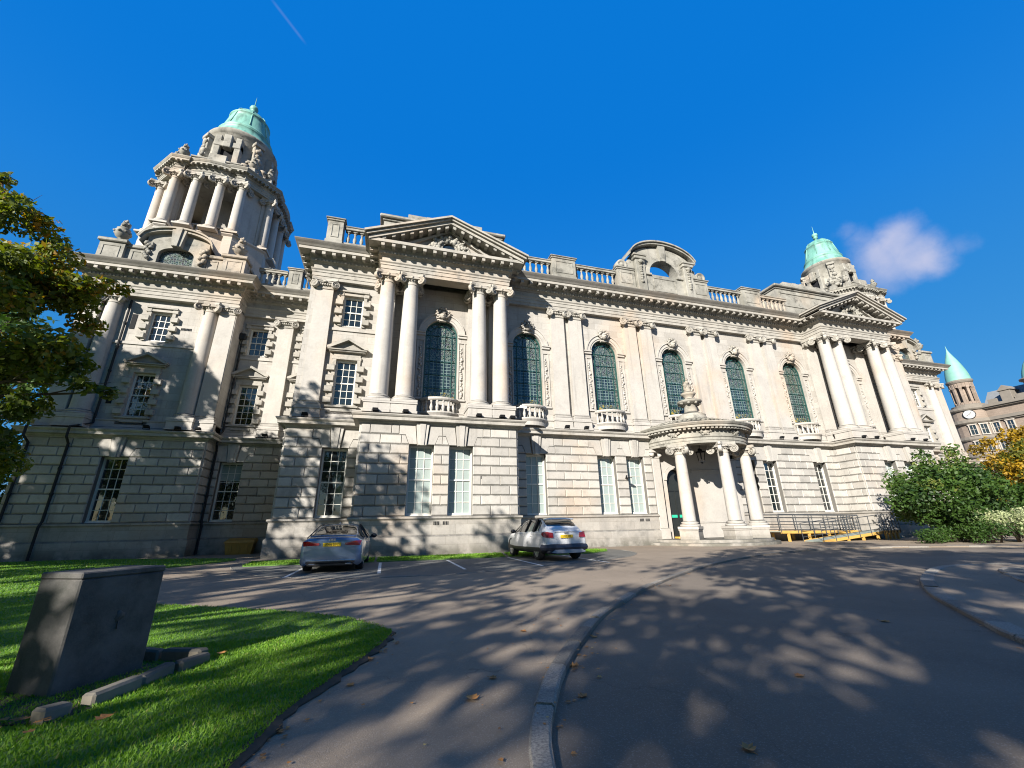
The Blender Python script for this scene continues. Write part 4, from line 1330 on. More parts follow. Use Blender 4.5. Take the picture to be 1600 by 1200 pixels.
# ------------------------------------------------------------------ entrance portico
PX, PY, PR = 19.45, YM + .1, 3.05
PORT = None
pm = MB()
A0, A1 = PI, 2 * PI
def half_lathe(mb, prof, n=40): mb.lathe(prof, (0, 0, 0), n, A0, A1)
pm.smooth = False
half_lathe(pm, [(2.55, 5.75), (3.33, 5.75), (3.33, 5.9), (3.36, 5.91), (3.36, 6.06), (3.42, 6.12), (3.42, 6.16), (3.34, 6.17), (3.34, 6.52), (3.40, 6.55), (3.44, 6.62), (3.50, 6.64), (3.75, 6.66), (3.75, 6.78), (3.80, 6.81), (3.88, 6.92), (3.88, 6.97),
                (3.4, 7.08), (3.1, 7.18), (2.4, 7.42), (1.6, 7.62), (1.0, 7.72), (.75, 7.75)])
half_lathe(pm, [(2.55, 5.75), (2.55, 6.1), (0.02, 6.1)])
for k in range(44):                           # dentil blocks
    a = PI + PI * (k + .5) / 44
    pm.obox((3.56 * math.cos(a), 3.56 * math.sin(a), 6.60), (-math.sin(a), math.cos(a), 0), (math.cos(a), math.sin(a), 0), (0, 0, 1), .075, .12, .055)
for k, a in enumerate((215, 246, 281, 312, 335)):   # cartouches on the frieze
    a = R(a); c_, s_ = math.cos(a), math.sin(a)
    for (t, z, r) in ((0, 6.36, .17), (-.2, 6.42, .12), (.2, 6.42, .12), (-.14, 6.26, .09), (.14, 6.26, .09), (-.33, 6.44, .08), (.33, 6.44, .08)):
        pm.blob((3.36 * c_ - t * s_, 3.36 * s_ + t * c_, z), r, 1, 1, 1, 7, 5)
# scale pattern on the low roof
for ring_r, zz, m in ((3.0, 7.22, 34), (2.6, 7.36, 30), (2.2, 7.49, 26), (1.8, 7.59, 22), (1.4, 7.67, 18)):
    for k in range(m):
        a = PI + PI * (k + .5 * (int(ring_r * 10) % 8 == 0)) / m
        pm.blob((ring_r * math.cos(a), ring_r * math.sin(a), zz), .15, 1, 1, .32, 6, 4)
PORT = part('portico', pm, M_WEATH, (PX, PY, 0))
PCOL, PCAP = column_mesh(0.36, 0.30, 0.88, 5.75, None)
pb = MB(); pb.box(-.52, .52, -.52, .52, .0, .80, .015); pb.box(-.55, .55, -.55, .55, .80, .88, .01); pb.box(-.56, .56, -.56, .56, 0, .2, .015)
PBM = pb.mesh('pedestal', M_PLINTH)
for ang in (-53, -6, 44):
    a = R(ang)
    x, y = PR * math.sin(a), -PR * math.cos(a)
    link('column', PCOL, PORT, (x, y, 0), a); link('capital', PCAP, PORT, (x, y, 0), a); link('pedestal', PBM, PORT, (x, y, 0), a)
fn = MB(); fn.smooth = True
fn.lathe([(.95, 7.7), (.98, 7.78), (.9, 7.95), (.86, 8.0), (.9, 8.06), (.82, 8.12), (.6, 8.2), (.42, 8.35), (.40, 8.75), (.5, 8.85), (.72, 8.93), (.80, 9.02), (.78, 9.1), (.45, 9.18), (.3, 9.25), (.26, 9.35), (.42, 9.5), (.5, 9.62), (.44, 9.7), (.25, 9.75), (.22, 9.85)], (0, 0, 0), 20)
for k in range(8):
    a = 2 * PI * k / 8; fn.blob((.62 * math.cos(a), .62 * math.sin(a), 8.92), .15, 1, 1, .8, 6, 4)
for (x, z, r) in ((0, 10.0, .25), (.1, 10.2, .18), (-.1, 10.22, .18), (0, 10.45, .17), (.03, 10.68, .1)): fn.blob((x, 0, z), r, 1, 1, 1.15, 8, 5)
build('finial', fn, M_WEATH, PORT, (0, -.55, 0))
st = MB()
for r_, z in ((4.05, .16), (3.75, .32)):
    st.lathe([(r_, -.1), (r_, z - .02), (r_ - .02, z), (0.02, z)], (0, 0, 0), 40, A0, A1)
build('steps', st, M_PLINTH, PORT)
# wall behind the portico with an arched doorway, and the responds
XA, XB = XP0 - .02, mir(XP0) + .02
DXC, DW, DZ = 17.95, .72, 3.85
wm = MB()
yw = YM + .18
def pw(x0, x1): strips(wm, [x0, x1], lambda x: -.1, lambda x: 6.5, yw, yw + .5)
pw(XA, DXC - DW)
xs = arch_xs(DXC, DW)
strips(wm, xs, lambda x: DZ + math.sqrt(max(0, DW * DW - (x - DXC) ** 2)), lambda x: 6.5, yw, yw + .5)
pw(DXC + DW, XB)
for za, zb, o in ((4.35, 4.5, .05), (4.5, 4.58, .09), (1.2, 1.3, .04)):
    wm.box(19.2, XB - 1.0, yw - o, yw, za, zb, .01)
for k in range(12):
    a, b = PI * k / 12, PI * (k + 1) / 12
    P = lambda r, t, y: (DXC + r * math.cos(t), y, DZ + r * math.sin(t))
    wm.quad(P(DW, a, yw - .06), P(DW + .2, a, yw - .06), P(DW + .2, b, yw - .06), P(DW, b, yw - .06)); wm.quad(P(DW + .2, a, yw - .06), P(DW + .2, a, yw), P(DW + .2, b, yw), P(DW + .2, b, yw - .06))
for x in (16.42, 22.4):
    wm.box(x - .28, x + .28, yw - .3, yw, .3, 5.2, .02); wm.box(x - .36, x + .36, yw - .38, yw, .3, .95, .03); wm.box(x - .42, x + .42, yw - .42, yw, 5.55, 5.75, .02); wm.box(x - .33, x + .33, yw - .34, yw, 5.2, 5.3, .02)
    for s in (-1, 1): wm.blob((x + s * .3, yw - .33, 5.42), .16, 1, .9, 1, 8, 6)
part('entrance_wall', wm, M_STONE)
dm = MB()
dm.box(DXC - DW, DXC + DW, yw + .3, yw + .36, .3, DZ + DW)
dm.box(DXC - .04, DXC + .04, yw + .27, yw + .3, .3, 3.2); dm.box(DXC - DW, DXC + DW, yw + .25, yw + .3, 3.2, 3.3)
M_DOOR = plain('dark bronze door', (0.02, 0.022, 0.02), 0.3, noise=.3)
DOOR = part('door', dm, M_DOOR)
gs = MB(); gs.box(DXC - .55, DXC - .08, yw + .24, yw + .262, 1.55, 1.72); gs.box(DXC + .1, DXC + .58, yw + .24, yw + .262, 1.55, 1.72)
M_GREEN = plain('green notice', (0.03, 0.42, 0.26), 0.5)
build('notice', gs, M_GREEN, DOOR)
yl = MB(); yl.box(DXC - .5, DXC + .62, yw - .2, yw + .25, .31, .42, .02)
M_YEL = plain('yellow ramp paint', (0.62, 0.36, 0.06), 0.6, noise=.15)
build('threshold_ramp', yl, M_YEL, DOOR)
ln = MB()
ln.bar((0, 0, 6.08), (0, 0, 5.5), .015, 6)
ln.prism([(-.2, -.2), (.2, -.2), (.2, .2), (-.2, .2)], 5.42, 5.5, 'xy')
for s in (-1, 1):
    for t in (-1, 1): ln.bar((s * .17, t * .17, 5.42), (s * .11, t * .11, 4.85), .015)
ln.box(-.12, .12, -.12, .12, 4.8, 4.86); ln.blob((0, 0, 5.55), .12, 1, 1, 1.2, 8, 5); ln.blob((0, 0, 4.76), .06)
LN = build('lantern', ln, M_BLACK, PORT, (-.6, -1.5, 0))
lg = MB(); lg.lathe([(.2, 5.42), (.14, 4.86)], (0, 0, 0), 4, PI / 4, PI / 4 + 2 * PI)
# ------------------------------------------------------------------ rainwater pipes, vents, lights on the ledges
def pipe(x, y, segs):
    mb = MB()
    mb.tube(segs, .062, 8)
    for i in range(len(segs) - 1):
        a, b = Vector(segs[i]), Vector(segs[i + 1]); n = int((b - a).length / 1.9)
        for k in range(1, n + 1):
            p = a + (b - a) * k / (n + 1); mb.bar(p - Vector((0, 0, .06)), p + Vector((0, 0, .06)), .085, 8)
    return part('downpipe', mb, M_PIPE)
yp = OT + .35 - .12
pipe(0, 0, [(-16.30, yp, 15.1), (-16.30, yp, 7.2), (-16.65, YT - .62, 6.75), (-16.65, YT - .62, 6.2), (-16.75, YT - .16, 5.9), (-16.75, YT - .16, 1.9), (-16.75, YT - .30, 1.6), (-16.75, YT - .30, 0.05)])
pipe(0, 0, [(-18.45, YT - .62, 6.75), (-18.45, YT - .62, 6.2), (-18.45, YT - .16, 5.9), (-18.45, YT - .16, 1.9), (-18.45, YT - .30, 1.6), (-18.45, YT - .30, 0.05)])
yq = OR + .1
pipe(0, 0, [(-10.22, yq, 13.6), (-10.22, yq, 7.2), (-10.10, YR - .62, 6.8), (-10.10, YR - .62, 6.2), (-10.22, YR - .16, 5.9), (-10.22, YR - .16, 1.9), (-10.12, YR - .3, 1.6), (-10.12, YR - .3, 0.05)])
hp = MB(); hp.box(-10.42, -10.02, yq - .2, yq + .2, 13.5, 13.95, .04); part('rainwater_head', hp, M_PIPE)
VB = MB()
for k in range(4): VB.box(-.14 + k * .075, -.10 + k * .075, -.012, .01, 0, .16)
VBM = VB.mesh('air_vent', M_BLACK)
for (x, y, z) in ((0.35, YB - .068, 3.58), (4.75, YB - .068, 3.58), (2.4, YB - .125, 1.36), (2.85, YB - .125, 1.36), (9.9, YM - .068, 3.58), (10.9, YM - .068, 3.58), (14.9, YM - .125, 1.36), (15.3, YM - .125, 1.36), (-7.9, YR - .068, 3.1), (-7.5, YR - .068, 3.1), (-13.25, OT + .34, 13.4), (-12.95, OT + .34, 13.4)):
    link('air_vent', VBM, HALL, (x, y, z))
SL = MB(); SL.box(-.13, .13, -.02, .02, 0, 1.0)
SLM = SL.mesh('slit_window', M_BLACK)
for (x, z) in ((-15.95, 13.2), (-15.95, 8.4)): link('slit_window', SLM, HALL, (x, OT + .345, z))
FL = MB(); FL.box(-.14, .14, -.1, .1, .07, .22, .02); FL.bar((-.16, 0, 0), (-.16, 0, .14), .012); FL.bar((.16, 0, 0), (.16, 0, .14), .012); FL.box(-.17, .17, -.06, .06, 0, .02)
for v in range(len(FL.v)):
    x, y, z = FL.v[v]; FL.v[v] = (x, y - (z - .1) * .5, z)
FLM = FL.mesh('floodlight', M_BLACK)
for (x, y) in ((-4.42, 22.95), (-.9, 21.3), (.6, 21.3), (4.45, 21.3), (5.75, 21.3), (6.35, 21.35), (10.3, 22.85), (11.6, 22.85), (15.9, 22.85), (17.2, 22.85), (21.5, 22.85), (22.8, 22.85), (27.1, 22.85), (28.4, 22.85), (33.0, 21.3), (34.3, 21.3), (38.1, 21.3), (39.5, 21.3), (-11.9, 27.85), (-10.9, 27.85), (-13.4, 27.8), (-7.7, 29.05)):
    link('floodlight', FLM, HALL, (x, y, 6.80))
cm = MB(); cm.bar((6.55, 21.5, 7.5), (6.95, 21.35, 7.62), .02); cm.obox((7.0, 21.3, 7.55), (.8, -.5, -.3), (.5, .8, 0), (.3, 0, .9), .2, .07, .07)
part('security_camera', cm, M_WHITE)
sb = MB(); sb.box(14.05, 14.35, YM - .42, YM - .1, 3.9, 3.93); sb.bar((14.15, YM - .1, 3.95), (14.0, YM - .4, 4.02), .05, 8); part('alarm_bell', sb, M_BLACK)

# ------------------------------------------------------------------ ground, drive, kerbs, lawns
def asphalt(name, col, spots=(0.30, 0.27, 0.24), patch=None):
    m, nt, p = new_mat(name)
    L = nt.links.new
    g = N(nt, 'ShaderNodeNewGeometry'); pos = g.outputs['Position']
    base = mixc(nt, remap(nt, noise(nt, pos, 0.5, 5, .6), .3, .7), tuple(c * .78 for c in col), tuple(c * 1.2 for c in col))
    vo = N(nt, 'ShaderNodeTexVoronoi', ins={'Scale': 120.0}); L(pos, vo.inputs['Vector'])
    sp = N(nt, 'ShaderNodeSeparateColor'); L(vo.outputs['Color'], sp.inputs[0])
    base = mixc(nt, math2(nt, 'MULTIPLY', math2(nt, 'GREATER_THAN', sp.outputs[0], .86), .5), base, spots)
    base = mixc(nt, math2(nt, 'MULTIPLY', remap(nt, vo.outputs['Distance'], .0, .5), .35), base, tuple(c * .45 for c in col))
    # worn and oily blotches
    base = mixc(nt, remap(nt, noise(nt, pos, 1.7, 6, .7), .56, .75, 0, .4, True), base, tuple(c * .55 for c in col))
    # wandering hairline cracks and old repair patches
    wv = N(nt, 'ShaderNodeTexNoise', ins={'Scale': 1.1, 'Detail': 4.0}); L(pos, wv.inputs['Vector'])
    wa = N(nt, 'ShaderNodeVectorMath', operation='MULTIPLY_ADD'); L(wv.outputs['Color'], wa.inputs[0]); wa.inputs[1].default_value = (1.4, 1.4, 0); L(pos, wa.inputs[2])
    cr = N(nt, 'ShaderNodeTexVoronoi', feature='DISTANCE_TO_EDGE', ins={'Scale': .34}); L(wa.outputs[0], cr.inputs['Vector'])
    base = mixc(nt, math2(nt, 'MULTIPLY', remap(nt, cr.outputs['Distance'], .0035, .001), .38), base, tuple(c * .3 for c in col))
    pc_ = N(nt, 'ShaderNodeTexVoronoi', distance='CHEBYCHEV', ins={'Scale': .23}); L(pos, pc_.inputs['Vector'])
    psp = N(nt, 'ShaderNodeSeparateColor'); L(pc_.outputs['Color'], psp.inputs[0])
    base = mixc(nt, math2(nt, 'MULTIPLY', math2(nt, 'GREATER_THAN', psp.outputs[1], .74), .28), base, tuple(c * .55 for c in col))
    L(base, p.inputs['Base Color']); p.inputs['Roughness'].default_value = .85; p.inputs['Specular IOR Level'].default_value = .3
    h = math2(nt, 'ADD', math2(nt, 'MULTIPLY', vo.outputs['Distance'], -1.0), math2(nt, 'MULTIPLY', noise(nt, pos, 30, 4), 1.2))
    bump(nt, p, h, .22, .008)
    return m
M_ROAD = asphalt('dark road asphalt', (0.185, 0.152, 0.118))
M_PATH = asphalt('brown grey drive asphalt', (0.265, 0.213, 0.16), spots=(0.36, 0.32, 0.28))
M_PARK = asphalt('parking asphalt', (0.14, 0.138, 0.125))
def kerb_mat():
    m, nt, p = new_mat('granite kerb')
    L = nt.links.new
    g = N(nt, 'ShaderNodeNewGeometry'); pos = g.outputs['Position']
    at = N(nt, 'ShaderNodeAttribute', attribute_name='tint'); cmb = N(nt, 'ShaderNodeCombineColor')
    for k in range(3): L(at.outputs['Fac'], cmb.inputs[k])
    c = mixc(nt, remap(nt, noise(nt, pos, 55, 4, .7), .35, .65), (0.115, 0.104, 0.09), (0.285, 0.257, 0.215))
    c = mixc(nt, remap(nt, noise(nt, pos, 3, 5), .5, .7, 0, .5), c, (0.12, 0.11, 0.09))
    c = mixc(nt, 1.0, c, cmb.outputs[0], 'MULTIPLY')
    L(c, p.inputs['Base Color']); p.inputs['Roughness'].default_value = .8
    bump(nt, p, noise(nt, pos, 60, 4, .7), .5, .008)
    return m
M_KERB = kerb_mat()
def grass_ground():
    m, nt, p = new_mat('lawn turf')
    L = nt.links.new
    g = N(nt, 'ShaderNodeNewGeometry'); pos = g.outputs['Position']
    c = mixc(nt, remap(nt, noise(nt, pos, 1.2, 5), .3, .7), (0.05, 0.125, 0.012), (0.09, 0.20, 0.02))
    c = mixc(nt, remap(nt, noise(nt, pos, 40, 4, .7), .4, .65), c, (0.12, 0.25, 0.03))
    L(c, p.inputs['Base Color']); p.inputs['Roughness'].default_value = .8
    bump(nt, p, noise(nt, pos, 70, 4, .8), .8, .03)
    return m
M_TURF = grass_ground()
M_LINE = plain('white road paint', (0.62, 0.61, 0.58), .7, noise=.3, nscale=14)
M_SOIL = plain('dark soil', (0.05, 0.038, 0.026), .9, noise=.4, nscale=20)

def sheet(name, poly, z, mat, th=0.3, kind='structure'):
    bm = bmesh.new()
    vs = [bm.verts.new((x, y, z)) for x, y in poly]
    f = bm.faces.new(vs)
    if f.normal.z < 0: f.normal_flip()
    f.normal_update()
    if f.normal.z < 0: bmesh.ops.reverse_faces(bm, faces=[f])
    if th:
        r = bmesh.ops.extrude_face_region(bm, geom=[f])
        low = [e for e in r['geom'] if isinstance(e, bmesh.types.BMVert)]
        for v in low: v.co.z -= th
        bmesh.ops.recalc_face_normals(bm, faces=bm.faces)
    bmesh.ops.triangulate(bm, faces=[f_ for f_ in bm.faces if len(f_.verts) > 4])
    me = bpy.data.meshes.new(name); bm.to_mesh(me); bm.free()
    me.materials.append(mat)
    o = bpy.data.objects.new(name, me); COL.objects.link(o)
    if kind: o['kind'] = kind
    return o
def smooth_line(pts, step=.25):
    P = [Vector((p[0], p[1])) for p in pts]
    out = []
    for i in range(len(P) - 1):
        p0, p1, p2, p3 = P[max(i - 1, 0)], P[i], P[i + 1], P[min(i + 2, len(P) - 1)]
        n = max(1, int((p2 - p1).length / step))
        for k in range(n):
            t = k / n
            q = 0.5 * ((2 * p1) + (p2 - p0) * t + (2 * p0 - 5 * p1 + 4 * p2 - p3) * t * t + (3 * p1 - p0 - 3 * p2 + p3) * t ** 3)
            out.append((q.x, q.y))
    out.append((P[-1].x, P[-1].y))
    return out
def kerb(name, line, width, z, h, stone=.9, seed=1, jit=.012):
    """a run of kerb stones along a plan polyline; stones lie to the left of the line"""
    mb = MB(); r = random.Random(seed)
    P = [Vector((x, y)) for x, y in line]
    d = [0.0]
    for a, b in zip(P[:-1], P[1:]): d.append(d[-1] + (b - a).length)
    def at(s):
        s = min(max(s, 0), d[-1])
        for i in range(len(P) - 1):
            if s <= d[i + 1] + 1e-9:
                t = (s - d[i]) / max(1e-9, d[i + 1] - d[i]); return P[i].lerp(P[i + 1], t), (P[i + 1] - P[i]).normalized()
        return P[-1], (P[-1] - P[-2]).normalized()
    s = 0.0
    while s < d[-1] - .05:
        e = min(s + stone * r.uniform(.75, 1.2), d[-1])
        nseg = max(1, int((e - s) / .3))
        mb.tint = r.uniform(.6, 1.2)
        dz = r.uniform(-jit, jit); ow = r.uniform(-.006, .006)
        ring = []
        for k in range(nseg + 1):
            q, t = at(s + .007 + (e - s - .014) * k / nseg); nn = Vector((-t.y, t.x))
            a, b = q - nn * ow, q + nn * (width + ow)
            c = .018
            ring.append([(a.x, a.y, z - h), (a.x, a.y, z + dz - c), (a.x + nn.x * c, a.y + nn.y * c, z + dz), (b.x - nn.x * c, b.y - nn.y * c, z + dz), (b.x, b.y, z + dz - c), (b.x, b.y, z - h)])
        V = [p for q in ring for p in q]; F = []
        for k in range(nseg):
            for i in range(5): F.append((k * 6 + i, k * 6 + 6 + i, k * 6 + 7 + i, k * 6 + 1 + i))
        F += [tuple(range(6)), tuple(range(nseg * 6 + 5, nseg * 6 - 1, -1))]
        mb.add(V, F)
        s = e
    o = build(name, mb, M_KERB); o['kind'] = 'structure'
    return o
# the road is the base sheet; drive, island and lawns are raised above it
ROADZ = -0.05
gm = MB(); gm.quad((-1500, -1500, ROADZ), (2500, -1500, ROADZ), (2500, 2500, ROADZ), (-1500, 2500, ROADZ))
tag(build('road', gm, M_ROAD, fix=False), kind='structure')
KR = smooth_line([(0.55, -8.0), (0.60, -2.0), (0.78, 1.0), (0.99, 2.63), (1.42, 3.65), (1.79, 4.29), (2.39, 5.15), (3.34, 6.35), (5.26, 8.24), (8.32, 10.65), (12.05, 13.03), (16.65, 14.95), (20.2, 15.3), (24.2, 14.3), (27.3, 12.0), (30, 8.0), (33, 2.0), (36, -8)])
tag(sheet('drive', [(-70, -30), (.4, -30)] + KR + [(36.2, -30), (90, -30), (90, 120), (-70, 120)], 0.0, M_PATH), kind='structure')
kerb('kerb', [(x, y) for x, y in KR], .15, .008, .16, .8, 3, .02)
IS = smooth_line([(4.0, -4.0), (5.2, 1.2), (6.63, 3.33), (7.14, 3.83), (7.96, 4.57), (9.38, 5.77), (11.17, 6.95), (12.85, 7.84), (14.2, 8.42), (15.25, 8.62), (16.4, 8.45), (18, 7.4), (21, 4.2), (24, -2), (25, -8)])
tag(sheet('island', [(3.8, -8)] + IS, 0.0, M_PATH), kind='structure')
def offset_line(line, d):
    P = [Vector(p) for p in line]; o = []
    for i, p in enumerate(P):
        t = (P[min(i + 1, len(P) - 1)] - P[max(i - 1, 0)]).normalized()
        o.append((p.x + t.y * d, p.y - t.x * d))
    return o
kerb('kerb', offset_line(IS, .24), .24, .014, .16, .9, 5)
IS2 = smooth_line([(9.2, -3.0), (10.2, 2.5), (11.6, 5.2), (13.31, 6.55), (14.73, 7.38), (15.9, 7.35), (17.6, 5.6), (20, 1.5), (21.5, -4)])
tag(sheet('verge', [(9.0, -8)] + IS2 + [(21.6, -8)], 0.006, M_PARK, .02), kind='structure')
kerb('kerb', offset_line(IS2, .1), .1, .03, .1, .8, 6)
# parking bay, painted lines, thin verge at the foot of the wall
PK = smooth_line([(-5.7, 20.3), (-5.4, 18.9), (-4.7, 16.9), (-3.86, 15.3), (-2.64, 13.9), (-0.55, 12.75), (1.76, 12.55), (3.78, 13.1), (6.37, 14.1), (9.2, 15.6), (10.7, 17.2), (11.3, 18.6), (11.5, 19.8)])
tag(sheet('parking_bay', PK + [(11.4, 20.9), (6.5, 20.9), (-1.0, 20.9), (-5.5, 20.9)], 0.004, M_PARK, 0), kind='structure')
mb = MB()
for x in (-2.57, -.06, 2.48, 5.02, 7.45):
    mb.quad((x - .05, 13.75, .008), (x + .05, 13.75, .008), (x + .05, 17.9, .008), (x - .05, 17.9, .008))
tag(build('road_markings', mb, M_LINE, fix=False), kind='structure')
kerb('kerb', PK, .07, .014, .05, 1.1, 8, .006)
LAWN = smooth_line([(-.95, -6), (-.9, 1.0), (-.80, 2.8), (-.70, 3.4), (-.60, 3.9), (-.36, 4.5), (-.10, 5.15), (.10, 5.8), (.08, 6.25), (-.44, 7.1), (-1.04, 7.72), (-1.89, 8.38), (-2.73, 8.98), (-3.91, 9.72), (-5.6, 10.9), (-7.0, 12.6), (-8.2, 15.0), (-8.6, 17.3), (-8.0, 19.0), (-7.0, 20.6), (-6.4, 22.3), (-6.5, 23.3), (-7.6, 24.2), (-10.3, 25.4), (-13, 26.8), (-19.6, 27.4), (-40, 27.5)], .12)
tag(sheet('lawn', [(-.95, -6)] + LAWN[1:] + [(-60, 27.5), (-60, -6)], 0.045, M_TURF, .2), kind='structure')
# soil edging strip of the lawn by the drive
EDGE = [p for p in LAWN if p[1] < 9.8]
mb = MB(); r = random.Random(2)
O1 = offset_line(EDGE, .075)
for i in range(len(EDGE) - 1):
    a, b, c, d = EDGE[i], EDGE[i + 1], O1[i + 1], O1[i]
    jw = lambda p: (p[0] + .022 * math.sin(p[1] * 23.0) + .014 * math.sin(p[1] * 61.0), p[1] + .016 * math.sin(p[0] * 47 + p[1] * 31))
    c, d = jw(c), jw(d)
    mb.tint = r.uniform(.6, 1)
    mb.quad((a[0], a[1], .047), (b[0], b[1], .047), (c[0], c[1], .014), (d[0], d[1], .014)); mb.quad((d[0], d[1], .014), (c[0], c[1], .014), (c[0], c[1], -.02), (d[0], d[1], -.02))
tag(build('lawn_edging', mb, M_SOIL), kind='structure')
VG = []
def verge(pts):
    tag(sheet('verge', pts, .03, M_TURF, .06), kind='structure'); VG.append(pts)
verge([(-4.9, 18.6), (-3.0, 18.6), (-2.6, 18.35), (-.3, 18.3), (-.3, 20.6), (-5.2, 20.9)])
verge([(-.2, 18.3), (2.6, 18.25), (5.0, 18.2), (5.4, 20.6), (-.2, 20.6)])
verge([(5.2, 18.3), (8.1, 18.2), (9.2, 18.4), (10.4, 19.3), (10.9, 20.4), (10.6, 20.9), (6.9, 21.2), (5.6, 20.6)])

# grass blades over the near lawn: uncountable, one object
def points_in(poly, n, rs):
    P = np.array(poly); lo, hi = P.min(0), P.max(0)
    q = rs.uniform(lo, hi, (n, 2))
    ins = np.zeros(n, bool)
    j = len(P) - 1
    for i in range(len(P)):
        xi, yi, xj, yj = *P[i], *P[j]
        c = ((yi > q[:, 1]) != (yj > q[:, 1])) & (q[:, 0] < (xj - xi) * (q[:, 1] - yi) / (yj - yi + 1e-12) + xi)
        ins ^= c; j = i
    return q[ins]
def mesh_from_np(name, V, nper, mats, tint, smooth=False, mi=None):
    """V: (n, nper, 3) separate faces"""
    n = len(V)
    me = bpy.data.meshes.new(name)
    me.vertices.add(n * nper); me.vertices.foreach_set('co', V.reshape(-1).astype(np.float32))
    me.loops.add(n * nper); me.loops.foreach_set('vertex_index', np.arange(n * nper, dtype=np.int32))
    me.polygons.add(n); me.polygons.foreach_set('loop_start', np.arange(0, n * nper, nper, dtype=np.int32))
    me.polygons.foreach_set('loop_total', np.full(n, nper, dtype=np.int32))
    if mi is not None: me.polygons.foreach_set('material_index', mi.astype(np.int32))
    a = me.attributes.new('tint', 'FLOAT', 'FACE'); a.data.foreach_set('value', tint.astype(np.float32))
    for m in (mats if isinstance(mats, (list, tuple)) else [mats]): me.materials.append(m)
    me.update(calc_edges=True)
    return me
def leaf_mat(name, c0, c1, c2=None, trans=.35):
    """leaf colour runs from c0 to c1 with the face tint (0..1), c2 for the few turned leaves"""
    m, nt, p = new_mat(name)
    L = nt.links.new
    at = N(nt, 'ShaderNodeAttribute', attribute_name='tint')
    cr = N(nt, 'ShaderNodeValToRGB')
    e = cr.color_ramp.elements
    e[0].position = 0.0; e[0].color = (*c0, 1); e[1].position = .8; e[1].color = (*c1, 1)
    if c2:
        k = e.new(.88); k.color = (*c2, 1); k = e.new(1.0); k.color = (*c2, 1)
    L(at.outputs['Fac'], cr.inputs[0])
    L(cr.outputs[0], p.inputs['Base Color']); p.inputs['Roughness'].default_value = .55; p.inputs['Specular IOR Level'].default_value = .35
    tr = N(nt, 'ShaderNodeBsdfTranslucent'); 
    hs = N(nt, 'ShaderNodeHueSaturation', ins={'Saturation': 1.1, 'Value': 1.5}); L(cr.outputs[0], hs.inputs['Color']); L(hs.outputs[0], tr.inputs['Color'])
    mx = N(nt, 'ShaderNodeMixShader', ins={0: trans}); L(p.outputs[0], mx.inputs[1]); L(tr.outputs[0], mx.inputs[2])
    out = [n for n in nt.nodes if n.type == 'OUTPUT_MATERIAL'][0]; L(mx.outputs[0], out.inputs[0])
    return m
M_BLADE = leaf_mat('grass blade', (0.085, 0.20, 0.014), (0.19, 0.33, 0.035), (0.26, 0.27, 0.08), .35)
def grass(polys, dens, rs, hgt, z0, wid=.006):
    V = []; T = []
    for poly, d, cond in polys:
        P = np.array(poly); area = np.prod(P.max(0) - P.min(0))
        q = points_in(poly, int(area * d), rs)
        if cond is not None: q = q[cond(q)]
        n = len(q)
        a = rs.uniform(0, 2 * PI, n); h = hgt * rs.uniform(.5, 1.15, n); w = wid * rs.uniform(.7, 1.3, n)
        ln = rs.normal(0, .45, (n, 2)) * h[:, None]
        b = np.c_[q, np.full(n, z0)]
        u = np.c_[np.cos(a), np.sin(a), np.zeros(n)] * w[:, None]
        tip = b + np.c_[ln, h]
        V.append(np.stack([b - u, b + u, tip], 1)); T.append(np.clip(rs.beta(2, 2, n) * .8 + (rs.random(n) < .05) * .6, 0, 1))
    return mesh_from_np('grass', np.concatenate(V), 3, M_BLADE, np.concatenate(T))
rs = np.random.RandomState(1)
EDG2 = offset_line([p for p in LAWN if 1.5 < p[1] < 11.0], .045)
near = [(-6.5, 1.5)] + EDG2 + [(-14, 11.0), (-14, 1.5)]
G = link('grass', grass([(near, 5200, lambda q: (q[:, 1] < 6.2) & (q[:, 0] > -5.6 * q[:, 1] / 6.5 - .3)), (near, 1500, lambda q: (q[:, 1] >= 6.2) & (q[:, 0] > -.8 * q[:, 1] - .5)), ([(-15, -1), (-1.1, -1), (-1.0, 1.5), (-6.5, 1.5), (-14, 11), (-24, 11), (-15, -1)], 420, None), (near, 450, lambda q: ((q[:, 1] < 6.2) & (q[:, 0] <= -5.6 * q[:, 1] / 6.5 - .3)) | ((q[:, 1] >= 6.2) & (q[:, 0] <= -.8 * q[:, 1] - .5)))], None, rs, .027, .043))
tag(G, 'short bright green mown grass of the lawn beside the drive', 'grass', kind='stuff')
far = [p for p in LAWN if p[1] >= 11.0] + [(-24, 27.4), (-22, 11)]
G2 = link('grass', grass([(far, 160, None)] + [(v, 420, None) for v in VG], None, rs, .05, .04, .016))
tag(G2, 'green grass of the far lawn and the narrow verge below the wall', 'grass', kind='stuff')

